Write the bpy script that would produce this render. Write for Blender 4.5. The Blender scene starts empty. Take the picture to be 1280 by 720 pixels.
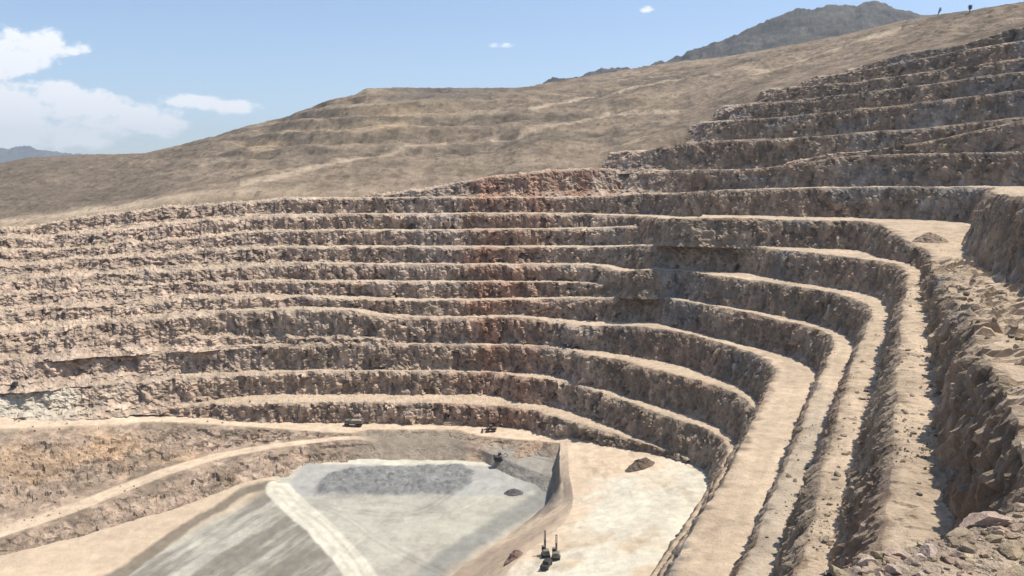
import bpy, bmesh, math, random
import numpy as np
from mathutils import Vector, Matrix

random.seed(7)
RNG = np.random.default_rng(11)
scene = bpy.context.scene
COL = scene.collection

# ------------------------------------------------------------------ camera
F = 1045.0                       # focal length in photo pixels (1280 wide)
PITCH = math.atan(130.0 / F)     # horizon at photo row 230
cam_d = bpy.data.cameras.new("camera")
cam = bpy.data.objects.new("camera", cam_d)
COL.objects.link(cam)
cam_d.sensor_width = 36.0
cam_d.lens = F * 36.0 / 1280.0
cam_d.clip_start = 0.1
cam_d.clip_end = 60000.0
cam.location = (0, 0, 0)
cam.rotation_euler = (math.pi / 2 - PITCH, 0, 0)
scene.camera = cam

# ------------------------------------------------------------------ light
SUN_AZ, SUN_EL = 75.0, 65.0      # azimuth clockwise from +Y
sun_d = bpy.data.lights.new("sun", 'SUN')
sun_d.energy = 4.6
sun_d.angle = math.radians(0.53)
sun_d.color = (1.0, 0.95, 0.87)
sun = bpy.data.objects.new("sun", sun_d)
COL.objects.link(sun)
sa, se = math.radians(SUN_AZ), math.radians(SUN_EL)
sdir = Vector((math.sin(sa) * math.cos(se), math.cos(sa) * math.cos(se), math.sin(se)))
sun.rotation_euler = sdir.to_track_quat('Z', 'Y').to_euler()
sun.location = (100, 100, 500)

world = bpy.data.worlds.new("World")
scene.world = world
world.use_nodes = True


def photo_dir(px, py):
    """direction of a photo pixel (gnomonic u = x/y, v = z/y of the world)"""
    u, v = (px - 640.0) / F, (360.0 - py) / F
    c, s = math.cos(PITCH), math.sin(PITCH)
    return u, c + v * s, -s + v * c


def build_world():
    nt = world.node_tree
    nt.nodes.clear()
    N, L = nt.nodes.new, nt.links.new

    def math_n(op, a, b=None, c=None):
        n = N('ShaderNodeMath')
        n.operation = op
        for i, v in enumerate((a, b, c)):
            if v is None:
                continue
            if isinstance(v, (int, float)):
                n.inputs[i].default_value = v
            else:
                L(v, n.inputs[i])
        return n.outputs[0]
    out = N('ShaderNodeOutputWorld')
    bg = N('ShaderNodeBackground')
    sky = N('ShaderNodeTexSky')
    sky.sky_type = 'NISHITA'
    sky.sun_disc = False
    sky.sun_elevation = math.radians(SUN_EL)
    sky.sun_rotation = math.radians(SUN_AZ)
    sky.altitude = 1500
    sky.air_density = 1.0
    sky.dust_density = 2.2
    sky.ozone_density = 1.0
    bg.inputs['Strength'].default_value = 0.14
    tc = N('ShaderNodeTexCoord')
    sep = N('ShaderNodeSeparateXYZ')
    L(tc.outputs['Generated'], sep.inputs[0])
    yy = math_n('MAXIMUM', sep.outputs[1], 0.02)
    u = math_n('DIVIDE', sep.outputs[0], yy)
    v = math_n('DIVIDE', sep.outputs[2], yy)
    comb = N('ShaderNodeCombineXYZ')
    L(u, comb.inputs[0])
    L(math_n('MULTIPLY', v, 1.6), comb.inputs[1])
    noi = N('ShaderNodeTexNoise')
    noi.inputs['Scale'].default_value = 21.0
    noi.inputs['Detail'].default_value = 9.0
    noi.inputs['Roughness'].default_value = 0.66
    L(comb.outputs[0], noi.inputs['Vector'])
    nz = math_n('SUBTRACT', noi.outputs[0], 0.5)
    # cumulus puffs: centre and half size in photo pixels
    puffs = [(18, 66, 62, 27), (52, 58, 34, 22), (92, 61, 24, 10),
             (-60, 60, 70, 30), (60, 115, 34, 20), (20, 130, 60, 24),
             (100, 140, 70, 24), (165, 150, 70, 22), (30, 165, 110, 26),
             (-70, 140, 90, 45), (240, 126, 40, 9), (285, 134, 38, 9),
             (628, 56, 20, 5), (808, 12, 13, 6)]
    field = None
    for (px, py, rx, ry) in puffs:
        a, b, c = photo_dir(px, py)
        cu, cv = a / b, c / b
        dx = math_n('MULTIPLY', math_n('SUBTRACT', u, cu), F / rx / 1.02)
        dy = math_n('MULTIPLY', math_n('SUBTRACT', v, cv), F / ry / 1.02)
        d = math_n('SUBTRACT', 1.0 if rx > 30 else .62, math_n('ADD', math_n('MULTIPLY', dx, dx), math_n('MULTIPLY', dy, dy)))
        field = d if field is None else math_n('SMOOTH_MAX', field, d, 0.35)
    dens = math_n('ADD', math_n('MULTIPLY', nz, 5.0), math_n('ADD', field, 0.2))
    mr = N('ShaderNodeMapRange')
    mr.interpolation_type = 'SMOOTHSTEP'
    mr.inputs['From Min'].default_value = -0.05
    mr.inputs['From Max'].default_value = 0.85
    L(dens, mr.inputs[0])
    front = math_n('GREATER_THAN', sep.outputs[1], 0.05)
    fac = math_n('MULTIPLY', math_n('MULTIPLY', mr.outputs[0], 0.93), front)
    mix = N('ShaderNodeMix')
    mix.data_type = 'RGBA'
    L(fac, mix.inputs['Factor'])
    L(sky.outputs[0], mix.inputs['A'])
    mix.inputs['B'].default_value = (7.0, 7.05, 7.15, 1)
    L(mix.outputs['Result'], bg.inputs['Color'])
    L(bg.outputs[0], out.inputs['Surface'])


build_world()
scene.view_settings.view_transform = 'Standard'
scene.view_settings.look = 'None'
scene.view_settings.gamma = 1.0
scene.view_settings.use_curve_mapping = False
scene.view_settings.exposure = 0.32
scene.render.engine = 'CYCLES'
scene.cycles.max_bounces = 6

# ------------------------------------------------------------------ helpers


def tag(o, label=None, cat=None, group=None, kind=None):
    if label:
        o['label'] = label
    if cat:
        o['category'] = cat
    if group:
        o['group'] = group
    if kind:
        o['kind'] = kind
    return o


def at(px, py, z=None, D=None):
    a, b, c = photo_dir(px, py)
    if D is None:
        D = z / c * b
    return np.array([a / b * D, D, c / b * D])


def hash3(ix, iy, iz, seed):
    h = (ix * 374761393 + iy * 668265263 + iz * 2147483647 + seed * 1274126177) & 0xFFFFFFFF
    h = ((h ^ (h >> 13)) * 1274126177) & 0xFFFFFFFF
    h = ((h ^ (h >> 15)) * 2246822519) & 0xFFFFFFFF
    h = h ^ (h >> 16)
    return (h & 0xFFFFFF).astype(np.float64) / 16777215.0


def vnoise(p, seed=0):
    p = np.asarray(p, float)
    i = np.floor(p).astype(np.int64)
    f = p - i
    f = f * f * f * (f * (f * 6 - 15) + 10)
    r = 0
    for dx in (0, 1):
        wx = f[..., 0] if dx else 1 - f[..., 0]
        for dy in (0, 1):
            wy = f[..., 1] if dy else 1 - f[..., 1]
            for dz in (0, 1):
                wz = f[..., 2] if dz else 1 - f[..., 2]
                r = r + wx * wy * wz * hash3(i[..., 0] + dx, i[..., 1] + dy, i[..., 2] + dz, seed)
    return r * 2 - 1


def fbm(p, scale, octaves=4, seed=0, rough=0.5, ridged=False):
    """scale = metres per feature (scalar or xyz)"""
    p = np.asarray(p, float) / np.asarray(scale, float)
    a, s, t = 1.0, 0, 0
    for k in range(octaves):
        n = vnoise(p + 17.3 * k, seed + k)
        if ridged:
            n = 1 - 2 * np.abs(n)
        s = s + a * n
        t += a
        a *= rough
        p = p * 2.03
    return s / t


def crag(p, scale, seed=0, warp=.6):
    """angular blocks: piecewise planar facets from a nearest-cell field; about -1..1"""
    p = np.asarray(p, float) / np.asarray(scale, float)
    p = p + warp * np.stack([vnoise(p * 1.7 + k * 9.1, seed + k) for k in range(3)], -1)
    i0 = np.floor(p).astype(np.int64)
    best = np.full(p.shape[:-1], 9.0)
    val = np.zeros(p.shape[:-1])
    f = p - i0
    ox = np.where(f[..., 0] < .5, -1, 1)
    oy = np.where(f[..., 1] < .5, -1, 1)
    oz = np.where(f[..., 2] < .5, -1, 1)
    for a in (0, 1):
        for b in (0, 1):
            for c in (0, 1):
                ix, iy, iz = i0[..., 0] + a * ox, i0[..., 1] + b * oy, i0[..., 2] + c * oz
                h1, h2, h3 = hash3(ix, iy, iz, seed + 11), hash3(ix, iy, iz, seed + 12), hash3(ix, iy, iz, seed + 13)
                qx, qy, qz = p[..., 0] - ix - h1, p[..., 1] - iy - h2, p[..., 2] - iz - h3
                d = qx * qx + qy * qy + qz * qz
                v = (h1 * 2 - 1) * .55 + qx * (h2 * 2 - 1) * 1.1 + qy * (h3 * 2 - 1) * 1.1 + qz * (h1 * 2 - 1) * 1.1
                m = d < best
                best = np.where(m, d, best)
                val = np.where(m, v, val)
    return val


def sstep(a, b, x):
    t = np.clip((x - a) / (b - a), 0, 1)
    return t * t * (3 - 2 * t)


def catmull(P, n=14):
    P = np.asarray(P, float)
    Q = np.vstack([2 * P[0] - P[1], P, 2 * P[-1] - P[-2]])
    out = []
    for i in range(1, len(Q) - 2):
        p0, p1, p2, p3 = Q[i - 1], Q[i], Q[i + 1], Q[i + 2]
        # centripetal
        t0 = 0
        t1 = t0 + max(np.linalg.norm(p1 - p0), 1e-3) ** 0.5
        t2 = t1 + max(np.linalg.norm(p2 - p1), 1e-3) ** 0.5
        t3 = t2 + max(np.linalg.norm(p3 - p2), 1e-3) ** 0.5
        for t in np.linspace(t1, t2, n, endpoint=False):
            A1 = (t1 - t) / (t1 - t0) * p0 + (t - t0) / (t1 - t0) * p1
            A2 = (t2 - t) / (t2 - t1) * p1 + (t - t1) / (t2 - t1) * p2
            A3 = (t3 - t) / (t3 - t2) * p2 + (t - t2) / (t3 - t2) * p3
            B1 = (t2 - t) / (t2 - t0) * A1 + (t - t0) / (t2 - t0) * A2
            B2 = (t3 - t) / (t3 - t1) * A2 + (t - t1) / (t3 - t1) * A3
            out.append((t2 - t) / (t2 - t1) * B1 + (t - t1) / (t2 - t1) * B2)
    out.append(P[-1])
    return np.array(out)


def resample(P, k=0.0019, lo=0.10, hi=0.7):
    """walk along the polyline with a step that grows with the distance from the viewer"""
    d = np.linalg.norm(np.diff(P, axis=0), axis=1)
    s = np.concatenate([[0], np.cumsum(d)])
    dist = np.linalg.norm(P, axis=1)
    ss, x = [], 0.0
    while x < s[-1]:
        ss.append(x)
        r = np.interp(x, s, dist)
        x += min(max(k * r, lo), hi)
    ss = np.array(ss)
    return np.stack([np.interp(ss, s, P[:, j]) for j in range(3)], 1)


def smooth1(a, n):
    """box-smooth the first axis, ends held"""
    if n < 2:
        return a
    pad = np.concatenate([np.repeat(a[:1], n, 0), a, np.repeat(a[-1:], n, 0)], 0)
    c = np.cumsum(pad, axis=0)
    w = 2 * n // 2
    r = (c[w:] - c[:-w]) / w
    off = n - w // 2 - 1
    return r[off + 0: off + len(a)] if len(r) >= off + len(a) else a


def nearest(P, Q, chunk=400):
    """index of the nearest point of Q (plan) for each of P, and the distance"""
    idx = np.empty(len(P), int)
    dd = np.empty(len(P))
    for i in range(0, len(P), chunk):
        D2 = ((P[i:i + chunk, None, :2] - Q[None, :, :2]) ** 2).sum(2)
        j = D2.argmin(1)
        idx[i:i + chunk] = j
        dd[i:i + chunk] = np.sqrt(D2[np.arange(len(j)), j])
    return idx, dd


def grid_mesh(name, V, col, mat, smooth=True):
    """V (rows, cols, 3), col (rows, cols, 3) linear albedo"""
    R, C = V.shape[:2]
    me = bpy.data.meshes.new(name)
    me.vertices.add(R * C)
    me.vertices.foreach_set('co', np.ascontiguousarray(V.reshape(-1, 3), dtype=np.float32).ravel())
    i = np.arange(R * C).reshape(R, C)
    q = np.stack([i[:-1, :-1], i[1:, :-1], i[1:, 1:], i[:-1, 1:]], -1).reshape(-1, 4)
    nf = len(q)
    me.loops.add(nf * 4)
    me.polygons.add(nf)
    me.loops.foreach_set('vertex_index', q.astype(np.int32).ravel())
    me.polygons.foreach_set('loop_start', np.arange(0, nf * 4, 4, dtype=np.int32))
    me.polygons.foreach_set('use_smooth', np.full(nf, smooth))
    a = me.color_attributes.new('albedo', 'FLOAT_COLOR', 'POINT')
    c4 = np.ones((R * C, 4), np.float32)
    c4[:, :3] = np.clip(col.reshape(-1, 3), 0.01, 0.9)
    a.data.foreach_set('color', c4.ravel())
    me.update(calc_edges=True)
    me.validate()
    o = bpy.data.objects.new(name, me)
    me.materials.append(mat)
    COL.objects.link(o)
    return o

# ------------------------------------------------------------------ materials


def new_mat(name):
    m = bpy.data.materials.new(name)
    m.use_nodes = True
    return m, m.node_tree, m.node_tree.nodes['Principled BSDF']


def earth_material(name, fine=1.0, var=0.35, bump=0.5, streak=0.0, mott=3.0):
    """albedo attribute x multi-scale mottling, with a grainy bump"""
    m, nt, bs = new_mat(name)
    N, L = nt.nodes.new, nt.links.new
    at_ = N('ShaderNodeVertexColor')
    at_.layer_name = 'albedo'
    geo = N('ShaderNodeNewGeometry')

    def noise(scale, detail, rough, vec=None):
        n = N('ShaderNodeTexNoise')
        n.inputs['Scale'].default_value = scale
        n.inputs['Detail'].default_value = detail
        n.inputs['Roughness'].default_value = rough
        L(vec if vec is not None else geo.outputs['Position'], n.inputs['Vector'])
        return n.outputs[0]

    def mth(op, a, b):
        n = N('ShaderNodeMath')
        n.operation = op
        for i, v in enumerate((a, b)):
            if isinstance(v, (int, float)):
                n.inputs[i].default_value = v
            else:
                L(v, n.inputs[i])
        return n.outputs[0]
    big = noise(0.06 / fine, 4, 0.55)
    mid = noise(1.0 / mott / fine, 6, 0.65)
    small = noise(2.6 / fine, 5, 0.7)
    s = mth('ADD', mth('MULTIPLY', mth('SUBTRACT', big, 0.5), 0.9), mth('MULTIPLY', mth('SUBTRACT', mid, 0.5), 1.5))
    s = mth('ADD', s, mth('MULTIPLY', mth('SUBTRACT', small, 0.5), 0.9))
    if streak:
        mp = N('ShaderNodeMapping')
        mp.inputs['Scale'].default_value = (1, 1, 0.12)
        L(geo.outputs['Position'], mp.inputs[0])
        st = noise(0.7 / fine, 5, 0.6, mp.outputs[0])
        sep = N('ShaderNodeSeparateXYZ')
        L(geo.outputs['Normal'], sep.inputs[0])
        steep = mth('SUBTRACT', 1.0, mth('MINIMUM', mth('MULTIPLY', mth('ABSOLUTE', sep.outputs[2], 0), 1.4), 1.0))
        s = mth('ADD', s, mth('MULTIPLY', mth('MULTIPLY', mth('SUBTRACT', st, 0.5), steep), 2.0 * streak))
    fac = mth('ADD', mth('MULTIPLY', s, var * 2), 1.0)
    fac = mth('MAXIMUM', fac, 0.35)
    vm = N('ShaderNodeVectorMath')
    vm.operation = 'SCALE'
    L(at_.outputs['Color'], vm.inputs[0])
    L(fac, vm.inputs['Scale'])
    L(vm.outputs[0], bs.inputs['Base Color'])
    bs.inputs['Roughness'].default_value = 0.95
    bs.inputs['Specular IOR Level'].default_value = 0.1
    b = N('ShaderNodeBump')
    b.inputs['Strength'].default_value = bump
    b.inputs['Distance'].default_value = 0.6 * fine
    h = mth('ADD', mth('MULTIPLY', mid, 1.4), mth('MULTIPLY', small, 0.8))
    L(h, b.inputs['Height'])
    L(b.outputs[0], bs.inputs['Normal'])
    return m


M_ROCK = earth_material('bench_rock', 1.0, 0.34, 0.75, 0.9)
M_NEAR = earth_material('near_rock', 0.09, 0.40, 0.8, 0.0)
M_FLOOR = earth_material('floor_dust', 0.9, 0.2, 0.5, 0.0)
M_HILL = earth_material('hill_soil', 1.6, 0.36, 0.9, 0.0)
M_MOUNT = earth_material('mountain_scrub', 6.0, 0.45, 1.0, 0.0)


def flat_material(name, col, rough=0.6, metal=0.0, var=0.15, scale=3.0):
    m, nt, bs = new_mat(name)
    N, L = nt.nodes.new, nt.links.new
    n = N('ShaderNodeTexNoise')
    n.inputs['Scale'].default_value = scale
    n.inputs['Detail'].default_value = 5
    tcn = N('ShaderNodeTexCoord')
    L(tcn.outputs['Object'], n.inputs['Vector'])
    r = N('ShaderNodeMapRange')
    r.inputs['From Min'].default_value = 0.3
    r.inputs['From Max'].default_value = 0.7
    r.inputs['To Min'].default_value = 1 - var
    r.inputs['To Max'].default_value = 1 + var
    L(n.outputs[0], r.inputs[0])
    vm = N('ShaderNodeVectorMath')
    vm.operation = 'SCALE'
    vm.inputs[0].default_value = col
    L(r.outputs[0], vm.inputs['Scale'])
    L(vm.outputs[0], bs.inputs['Base Color'])
    bs.inputs['Roughness'].default_value = rough
    bs.inputs['Metallic'].default_value = metal
    return m


# linear albedos
DUST = np.array([0.515, 0.40, 0.282])
ROCK = np.array([0.27, 0.208, 0.148])
ROCKP = np.array([0.485, 0.365, 0.265])      # pale broken rock, left side
RED = np.array([0.29, 0.155, 0.10])
ORANGE = np.array([0.43, 0.295, 0.180])
GREY = np.array([0.235, 0.215, 0.195])
WHITE = np.array([0.60, 0.555, 0.44])
HILL = np.array([0.255, 0.195, 0.138])
HILLG = np.array([0.155, 0.125, 0.092])


def mixc(a, b, t):
    return a * (1 - t[..., None]) + b * t[..., None]

# ------------------------------------------------------------------ the pit benches
# crest lines of the benches, bottom to top, each from the far left round the
# back of the pit to the near right wall.  z = level, or D = metres north.


def line(*pts):
    out = []
    for p in pts:
        if p[0] == 'w':
            out.append(np.array(p[1:], float))
        elif p[2] > 0 and p[2] > 80:
            out.append(at(p[0], p[1], D=p[2]))
        else:
            out.append(at(p[0], p[1], z=p[2]))
    return out


def left_ext(P):
    p = P[0]
    return [p + np.array([-150, -190, 1]), p + np.array([-115, -90, 1.0]), p + np.array([-55, -22, 0.5])] + P


def near_ext(P, L=(60, 130), dirx=-0.42, diry=-0.9):
    p = P[-1]
    return P + [p + np.array([dirx * l, diry * l, 0]) for l in L]


B = {}
B['0'] = left_ext(line((0, 521, 300), (150, 515, 312), (220, 508, 318), (320, 505, -84.5), (450, 503, -84.5), (600, 507, -84.5),
                       (660, 512, -84.5), (700, 523, -84.5), (750, 537, -84.5), (790, 550, -84.5), (840, 566, -84.5), (862, 575, -84.5)))
B['a'] = near_ext(left_ext(line((0, 486, 310), (150, 474, 322), (250, 468, 329), (320, 466, 332), (450, 464, 332), (580, 465, 332), (625, 467, 330),
                                (660, 472, -75), (700, 477, -75), (750, 490, -75), (800, 508, -75), (850, 525, -75), (880, 535, -75),
                                (900, 546, -75), (909, 560, -75), (903, 580, -75), (890, 605, -75), (862, 650, -75), (815, 720, -75))))
B['b'] = near_ext(left_ext(line((0, 448, 320), (150, 439, 331), (320, 432, 338), (450, 430, 337), (580, 431, 337), (640, 432, 334), (705, 437, 323),
                                (735, 444, -64), (780, 451, -64), (800, 458, -64), (850, 470, -64), (900, 484, -64), (925, 496, -64), (943, 512, -64),
                                (938, 530, -64), (915, 570, -64), (885, 625, -64), (835, 705, -64))))
B['c'] = near_ext(left_ext(line((0, 412, 330), (150, 400, 340), (320, 388, 346), (430, 388, 344), (480, 396, 342), (560, 398, 342), (640, 397, 340),
                                (720, 406, 327), (800, 408, -53), (850, 415, -53), (900, 428, -53), (940, 440, -53), (962, 452, -53), (970, 464, -53),
                                (960, 485, -53), (945, 520, -53), (920, 570, -53), (880, 640, -53), (835, 720, -53))))
B['c2'] = left_ext(line((0, 431, 325), (150, 421, 335), (250, 419, 340), (320, 420, 341), (430, 423, 339), (475, 424, 338), (500, 421, 341)))
B['d'] = near_ext(left_ext(line((0, 388, 340), (150, 377, 350), (320, 371, 354), (530, 376, 350), (640, 375, 348), (740, 373, 338), (770, 371, 332),
                                (800, 368, -43.5), (850, 375, -43), (900, 384, -43), (940, 392, -43), (1000, 405, -43), (1035, 418, -43), (1043, 428, -43),
                                (1035, 450, -43), (1020, 485, -43), (1004, 527, -43), (985, 572, -43), (965, 623, -43), (925, 718, -43))))
B['d2'] = left_ext(line((0, 368, 350), (150, 357, 360), (320, 352, 363), (530, 353, 359), (640, 353, 356), (730, 354, 347), (762, 355, 341), (790, 352, 343)))
B['e'] = near_ext(left_ext(line((0, 347, 360), (150, 338, 369), (320, 330, 372), (530, 331, 368), (640, 331, 364), (740, 332, 352), (780, 338, 336),
                                (800, 338, -33.5), (850, 338, -33), (900, 345, -33), (940, 350, -33), (1000, 358, -33), (1040, 366, -33), (1080, 378, -33),
                                (1090, 388, -33), (1080, 420, -33), (1063, 462, -33), (1049, 512, -33), (1031, 588, -33), (1015, 645, -33), (999, 712, -33))))
B['f'] = left_ext(line((0, 330, 372), (150, 320, 378), (320, 310, 381), (530, 309, 377), (640, 309, 373), (740, 309, 364), (800, 307, 345),
                       (850, 304, -23), (900, 306, -23), (940, 308, -23), (1000, 315, -23), (1060, 321, -23), (1110, 328, -23), (1130, 338, -23),
                       (1133, 360, -23), (1127, 400, -23), (1122, 450, -23), (1120, 500, -23), (1117, 570, -23), (1112, 640, -23), (1108, 700, -23),
                       ('w', 14, 33, -23), ('w', 3, 22, -23), ('w', -8, 15, -23), ('w', -17, 5, -23), ('w', -36, -30, -23)))
B['f2'] = left_ext(line((0, 314, 384), (150, 303, 390), (320, 290, 391), (530, 288, 387), (640, 287, 383), (740, 285, 377), (800, 283, 366), (832, 288, 362)))
B['g'] = left_ext(line((0, 299, 398), (150, 285, 402), (320, 270, 402), (530, 268, 398), (640, 267, 393), (740, 268, 388), (800, 270, 370), (830, 273, 345),
                       (850, 273, -13.2), (900, 273, -13), (1000, 275, -13), (1085, 277, -13), (1103, 284, -14), (1130, 299, -16.5), (1155, 310, -18),
                       (1168, 334, -17), (1180, 348, -16), (1198, 374, -15), (1224, 412, -13.4), (1252, 470, -13), (1292, 560, -13),
                       ('w', 20, 30, -13), ('w', 12, 20, -13), ('w', 3, 14.5, -13), ('w', -5, 9.5, -13), ('w', -11, 1, -13), ('w', -28, -30, -13)))
B['h'] = left_ext(line((0, 287, 412), (150, 266, 414), (320, 250, 413), (530, 247, 411), (640, 247, 406), (740, 246, 401), (800, 243, 388), (870, 240, 362),
                       (900, 238, 352), (960, 236, 341), (1080, 234, 319), (1160, 234, 302), (1230, 234, 284),
                       ('w', 134, 236, -2.2), ('w', 107, 184, -2.2), ('w', 79, 122, -2.4), ('w', 53, 66, -2.5), ('w', 31, 30, -2.6), ('w', 16, 15.5, -2.82), ('w', 8, 9.3, -2.82),
                       ('w', 4.2, 6.9, -2.82), ('w', 2.8, 6.1, -2.82), ('w', 1.75, 5.3, -2.82), ('w', 0.2, 4.0, -2.82), ('w', -1.8, 1.8, -2.82), ('w', -5, -3, -2.6), ('w', -18, -30, -2.6)))


def up_ext(P):
    p = P[-1]
    return P + [np.array([p[0] + 26, p[1] - 24, p[2] + .5]), np.array([p[0] + 66, p[1] - 90, p[2] + 1]), np.array([p[0] + 80, p[1] - 230, p[2] + 1])]


B['i'] = up_ext(line((785, 216, 420), (800, 213, 408), (850, 212, 392), (900, 212, 378), (940, 211, 366), (985, 206, 353), (1010, 202, 347), (1060, 196, 339), (1140, 192, 323), (1210, 191, 308), (1280, 190, 294)))
B['i2'] = up_ext(line((985, 204, 372), (1000, 199, 364), (1100, 186, 343), (1180, 172, 326), (1280, 150, 303)))
B['j'] = up_ext(line((770, 189, 436), (785, 190, 424), (810, 187, 414), (850, 180, 405), (930, 174, 389), (1000, 172, 376), (1080, 165, 360), (1150, 160, 346), (1200, 155, 336), (1280, 146, 318)))
B['k'] = up_ext(line((872, 157, 454), (884, 152, 438), (905, 150, 426), (960, 147, 407), (1060, 137, 382), (1160, 127, 358), (1220, 119, 344), (1280, 112, 331)))
B['l'] = up_ext(line((898, 139, 464), (910, 133, 450), (925, 130, 440), (960, 128, 426), (1020, 122, 410), (1100, 113, 388), (1160, 105, 371), (1220, 96, 356), (1280, 89, 343)))
B['m'] = up_ext(line((950, 119, 458), (962, 112, 443), (980, 110, 432), (1060, 103, 408), (1140, 92, 385), (1200, 84, 370), (1280, 73, 353)))
B['n'] = up_ext(line((1000, 105, 452), (1015, 98, 438), (1040, 93, 425), (1100, 83, 406), (1140, 75, 394), (1200, 64, 379), (1280, 50, 363)))
B['o'] = up_ext(line((1052, 90, 446), (1070, 84, 430), (1110, 73, 415), (1140, 66, 404), (1200, 55, 388), (1280, 33, 372)))
B['r'] = line((380, 246, 426), (450, 240, 424), (520, 233, 423), (590, 225, 422), (650, 217, 421), (700, 213, 419), (750, 211, 418), (785, 213, 416), (806, 214, 407))

CREST = {k: resample(catmull(v)) for k, v in B.items()}
for k in CREST:      # soften the plan corners a little
    c = CREST[k]
    CREST[k] = np.concatenate([c[:3], smooth1(c, 6)[3:-3], c[-3:]])


def tangents(P):
    t = np.gradient(P[:, :2], axis=0)
    for _ in range(3):
        t = smooth1(t, 8)
    t /= np.linalg.norm(t, axis=1)[:, None] + 1e-9
    return t


def photo_px(P):
    """photo column of world points: only used to say 'left part / right part of the pit'"""
    return 640 + F * P[..., 0] / np.maximum(P[..., 1], 1.0)


BENCH_OBJ = {}


def bench(key, lower, upper, floor_z, label, fw=2.6, back=9.0, rows_f=26, rows_b=9, lip=0.5, fade=(0, 0), rubble=0.0, dip=True):
    C = CREST[key]
    n = len(C)
    key_r = key == 'r'
    if key in 'cdefgh':
        rows_b = 22
    T = tangents(C)
    inn = np.stack([T[:, 1], -T[:, 0]], 1)         # towards the pit
    dist = np.linalg.norm(C, axis=1)
    px = photo_px(C)
    left = sstep(480, 150, px) * (C[:, 1] > 60)     # broken, rubbly left part of the wall
    if key in '0abc':
        left = sstep(330, 60, px) * (C[:, 1] > 60)
    near = sstep(60, 14, dist)
    arc = np.concatenate([[0], np.cumsum(np.linalg.norm(np.diff(C[:, :2], axis=0), axis=1))])
    ef = np.ones(n)
    if fade[0]:
        ef = ef * sstep(0, fade[0], arc)
    if fade[1]:
        ef = ef * sstep(0, fade[1], arc[-1] - arc)
    left = np.clip(left + (1 - ef) * .8 + rubble, 0, 1)
    midcalm = sstep(700, 800, px) * (1 - left)       # the sound, clean cut right part
    # level of the ground at the foot
    if lower is not None:
        j, dd = nearest(C, CREST[lower])
        zt = smooth1(CREST[lower][j, 2], 10)
    else:
        zt = np.full(n, floor_z) if np.isscalar(floor_z) else floor_z(C)
    zt = np.minimum(zt, C[:, 2] - 0.3)
    if fade[0] or fade[1]:
        if dip:
            C = C.copy()
            C[:, 2] = zt + (C[:, 2] - zt) * (.03 + .97 * ef)
    H = C[:, 2] - zt
    # berm depth: up to the next crest, and a little into it
    if upper is not None:
        j2, d2 = nearest(C, CREST[upper])
        bk = smooth1(np.clip(d2, 3, 110 if key == 'h' else 40), 14) + 1.0
    else:
        bk = np.full(n, back)
    foot = fw * np.clip(H / 10, 0.3, 1.5) + left * H * 1.1
    foot = foot + 1.5 * midcalm * sstep(200, 235, C[:, 1]) * (H > 4)
    nr2 = sstep(260, 150, C[:, 1]) * midcalm * (.25 if key in 'gh' else 1)
    foot = foot + (1.4 * sstep(140, 90, C[:, 1]) * sstep(30, 50, C[:, 1]) if key in 'fe' else 0)
    # irregular crest and foot
    C0 = np.concatenate([C[:, :2], np.zeros((n, 1)) + C[:, 2:3]], 1)
    wob = fbm(C0, 14, 4, 31) * (1.3 + 3.6 * left - .7 * midcalm) * (1 - near * .85) + fbm(C0, 3.2, 3, 37) * (.6 + .6 * left - .2 * midcalm) * (1 - near * .7)
    zc = C[:, 2] + fbm(C0, 9, 3, 41) * (0.35 + 1.9 * left) * (1 - near * .7)
    rows, zz, kind = [], [], []
    for r in range(rows_b):                        # berm, back to front
        t = r / rows_b
        off = -(bk * (1 - t) + 0) + wob * t
        rows.append(C[:, :2] + inn * off[:, None])
        zz.append(C[:, 2] * (1 - t) + zc * t + (1 - t) * 0.25)
        kind.append(np.full(n, t))
    for r in range(rows_f + 1):                    # face, crest to foot
        t = r / rows_f
        # steep upper rock, talus at the foot
        g = np.interp(t, [0, 0.10, 0.72, 1.0], [0, 0.26, 0.60, 1.18]) * (1 - .85 * midcalm) + np.interp(t, [0, 0.05, 0.85, 1.0], [0, 0.06, 0.85, 1.12]) * .85 * midcalm
        off = wob + foot * g
        rows.append(C[:, :2] + inn * off[:, None])
        zz.append(zc - (zc - zt + 0.8) * np.interp(t, [0, 0.10, 1], [0, 0.06, 1]))
        kind.append(np.full(n, 1 + t))
    V = np.concatenate([np.array(rows), np.array(zz)[..., None]], 2)
    K = np.array(kind)
    isf = np.clip((K - 1) * 6, 0, 1)
    Lf = np.broadcast_to(left, K.shape)
    Nr = np.broadcast_to(near, K.shape)
    # rock relief on the face (vertical ribs, blocks), rubble on the berm
    rib = fbm(V, (5.0, 5.0, 16.0), 4, 3)
    blk = fbm(V, (2.0, 2.0, 2.0), 3, 9, 0.6, True)
    rib2 = fbm(V, (1.9, 1.9, 8.0), 3, 4, .6)
    fin = fbm(V, (.9, .9, .9), 2, 10, 0.6, True)
    Mc = np.broadcast_to(midcalm, K.shape)
    gr = (sstep(215, 180, C[:, 1]) * sstep(18, 26, C[:, 0])) if key == 'g' else np.zeros(n)
    V[..., 2] += (crag(V, (3.0, 3.0, 3.0), 461) * .7 + fbm(V, 6, 4, 25, .6) * .9 - 1.2 * sstep(.5, 1.0, K) * (K <= 1.4)) * gr * np.clip(1.6 - K, 0, 1) / .8
    N2 = np.broadcast_to(nr2 * (1 - gr), K.shape)
    fin2 = fbm(V, (.5, .5, .7), 2, 12, .6, True)
    cr1 = crag(V, (4.2, 4.2, 6.5), 401)
    cr2 = crag(V, (1.7, 1.7, 2.4), 431)
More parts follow.
